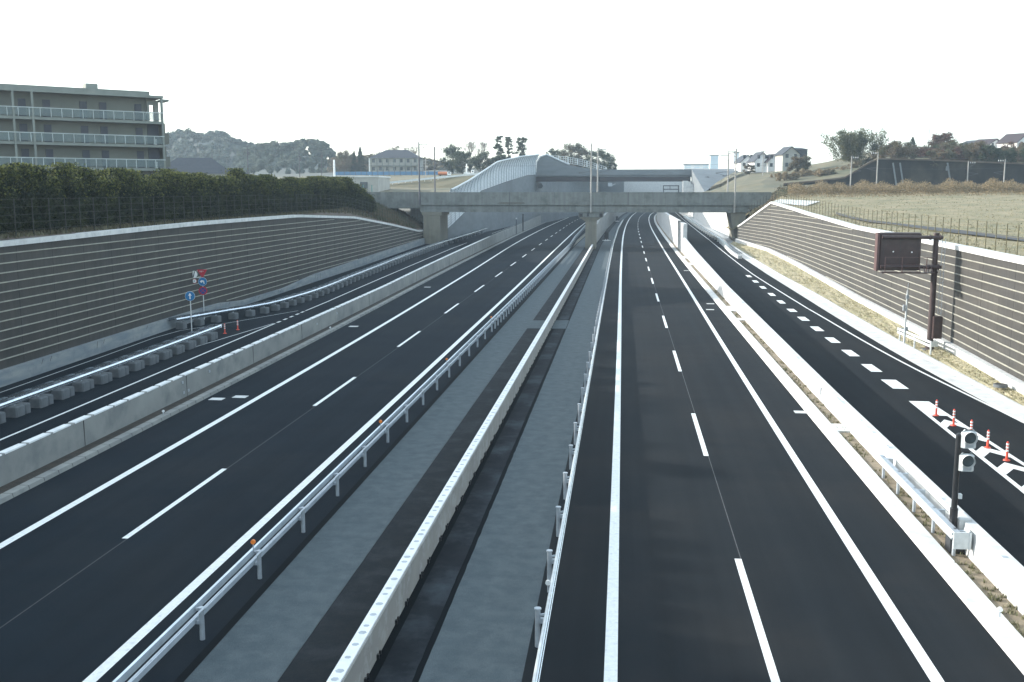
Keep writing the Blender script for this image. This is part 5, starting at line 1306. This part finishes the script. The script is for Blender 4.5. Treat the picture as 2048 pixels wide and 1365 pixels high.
T('large yellow green bamboo grove on the hilltop', 1705, 254, 330, 290, 92, M['leaf_bamboo'], 62, 9000, .36, kind='bamboo', trunk='bark_pale', nm='bamboo_grove')
T('thin feathery bamboo clump at the right side of the grove', 1755, 252, 318, 292, 38, M['leaf_bamboo'], 64, 1300, .32, kind='bamboo', trunk='bark_pale', nm='bamboo_grove')
T('reddish brown shrub tree on the skyline with thin pole beside it', 1888, 262, 308, 300, 52, M['leaf_red'], 65, 4000, .33)
T('small sparse conifer on the right skyline', 1826, 272, 296, 310, 20, M['leaf_pine'], 66, 500, .3, kind='cone')
T('dark rounded bush on the skyline left of the skyline houses', 1935, 282, 312, 305, 40, M['leaf_dark'], 67, 3000, kind='bush')
T('dark green bush at the far right edge in front of the field', 2040, 382, 414, 185, 62, M['leaf_dark'], 68, 4500, .18, kind='bush', nm='bush', cat='bush')
T('small green conifer bush in the dry strip before the railway', 1862, 370, 405, 190, 26, M['leaf_dark'], 69, 1500, .16, kind='cone', nm='bush', cat='bush')
rn = random.Random(77)
for i in range(34):
    px = 1765 + 10*i + rn.uniform(-5, 5)
    T('tangled brown shrub on the bank above the dark cutting wall', px, rn.uniform(270, 294), 334 + rn.uniform(-3,4), rn.uniform(261, 292), rn.uniform(40, 70), M[rn.choice(['leaf_brown','leaf_red','leaf_dark','leaf_brown'])], 100+i, 2200, .34, kind='bush', nm='shrub', cat='shrub', grp='shrubs above the dark cutting wall')
for i in range(14):
    px = 1560 + 14*i + rn.uniform(-5, 5); py = float(np.interp(px, [1560,1640,1700,1760], [352,345,335,312]))
    T('straw coloured scrub bush on the dry hillside below the bamboo', px, py - rn.uniform(5, 14), py + 9, rn.uniform(272, 292), rn.uniform(22, 40), M[rn.choice(['leaf_dry','leaf_brown','leaf_dry'])], 240+i, 900, .3, kind='bush', nm='shrub', cat='shrub', grp='straw scrub on the hillside')
# dry reeds in front of the railway
rs = np.random.default_rng(5)
def brush(name, n, pxr, Yr, hr, m, size, seed):
    rs = np.random.default_rng(seed); px = rs.uniform(*pxr, n); Yv = rs.uniform(*Yr, n); C = []
    for a_, y_ in zip(px, Yv):
        x = at(a_, 386, y_).x; C.append((x, y_, zR(x, min(y_, 204)) if x > 10 else 0))
    C = np.array(C); lump = .5 + .5*np.sin(px*.11)*np.sin(px*.037+1)
    u = rs.uniform(0, 1, n); C[:, 2] += u*hr*(.45+.55*lump)*rs.uniform(.6, 1, n)
    v, f = leaf_cloud(n, lambda k, r_: C, size, rs)
    o = mesh_np(name, v, f, m); o['kind'] = 'stuff'; return o
brush('dry_brush', 30000, (1575, 2100), (184, 199), 2.6, M['leaf_dry'], .13, 1)
brush('dry_brush', 9000, (1575, 2100), (190, 201), 2.0, M['leaf_brown'], .16, 2)
brush('dry_brush', 5000, (1580, 2100), (176, 188), .7, M['leaf_dry'], .12, 3)
brush('dry_brush', 3500, (1500, 1575), (178, 203), 1.6, M['leaf_brown'], .16, 4)
# the wooded hill at left
def wood(name, sil, Y0, depth, n, m, size, seed, base=352):
    rs = np.random.default_rng(seed); k = int((sil[-1][0]-sil[0][0])*1.5)
    px = rs.uniform(sil[0][0], sil[-1][0], k); top = np.interp(px, [s_[0] for s_ in sil], [s_[1] for s_ in sil]); u = rs.uniform(0, 1, k)**.7
    u[:k//4] = 1 - .06*rs.uniform(0, 1, k//4)
    C = []; Rr = []
    for a_, t_, w_ in zip(px, top, u):
        py = base + (t_ + 5 - base)*w_; Y = Y0 + depth*w_ + rs.uniform(-4, 4); C.append(at(a_, py, Y)[:]); Rr.append(rs.uniform(3.8, 7.5)/2000*Y)
    C = np.array(C); Rr = np.array(Rr)
    def fn(n, rs):
        i = rs.integers(0, k, n); e = rs.normal(size=(n, 3)); e /= np.linalg.norm(e, axis=1)[:, None]
        return C[i] + e*(Rr[i]*rs.uniform(.6, 1.05, n))[:, None]
    v, f = leaf_cloud(n, fn, size, rs); o = mesh_np(name, v, f, m); o['kind'] = 'stuff'; return o
wood('far_wood', [(200,275),(300,268),(345,266),(362,258),(378,256),(395,267),(410,268),(425,263),(445,262),(460,274),(480,279),(500,286),(515,290),(560,300),(600,306)], 520, 60, 60000, M['leaf_wood'], .9, 11, 345)
wood('far_wood', [(480,300),(520,288),(550,284),(575,287),(590,281),(610,278),(640,281),(655,287),(664,302),(670,318),(690,330)], 440, 40, 36000, M['leaf_wood'], .75, 12, 348)
wood('far_wood', [(660,318),(690,310),(730,312),(760,308),(800,312),(840,316),(880,320),(900,330)], 430, 20, 14000, M['leaf_brown'], .7, 13, 348)

# ------------------------------------------------------------------ haze
hz = MB().box(-420, 420, -60, 690, -2.5, 60).build('haze', M['white']); hz['kind'] = 'stuff'
m = bpy.data.materials.new('haze'); m.use_nodes = True; n = m.node_tree; n.nodes.clear()
o_ = n.nodes.new('ShaderNodeOutputMaterial'); pv = n.nodes.new('ShaderNodeVolumePrincipled'); pv.inputs['Color'].default_value = (.70, .86, 1, 1)
pv.inputs['Density'].default_value = .00026; pv.inputs['Anisotropy'].default_value = .2
n.links.new(pv.outputs[0], o_.inputs['Volume']); hz.data.materials.clear(); hz.data.materials.append(m)
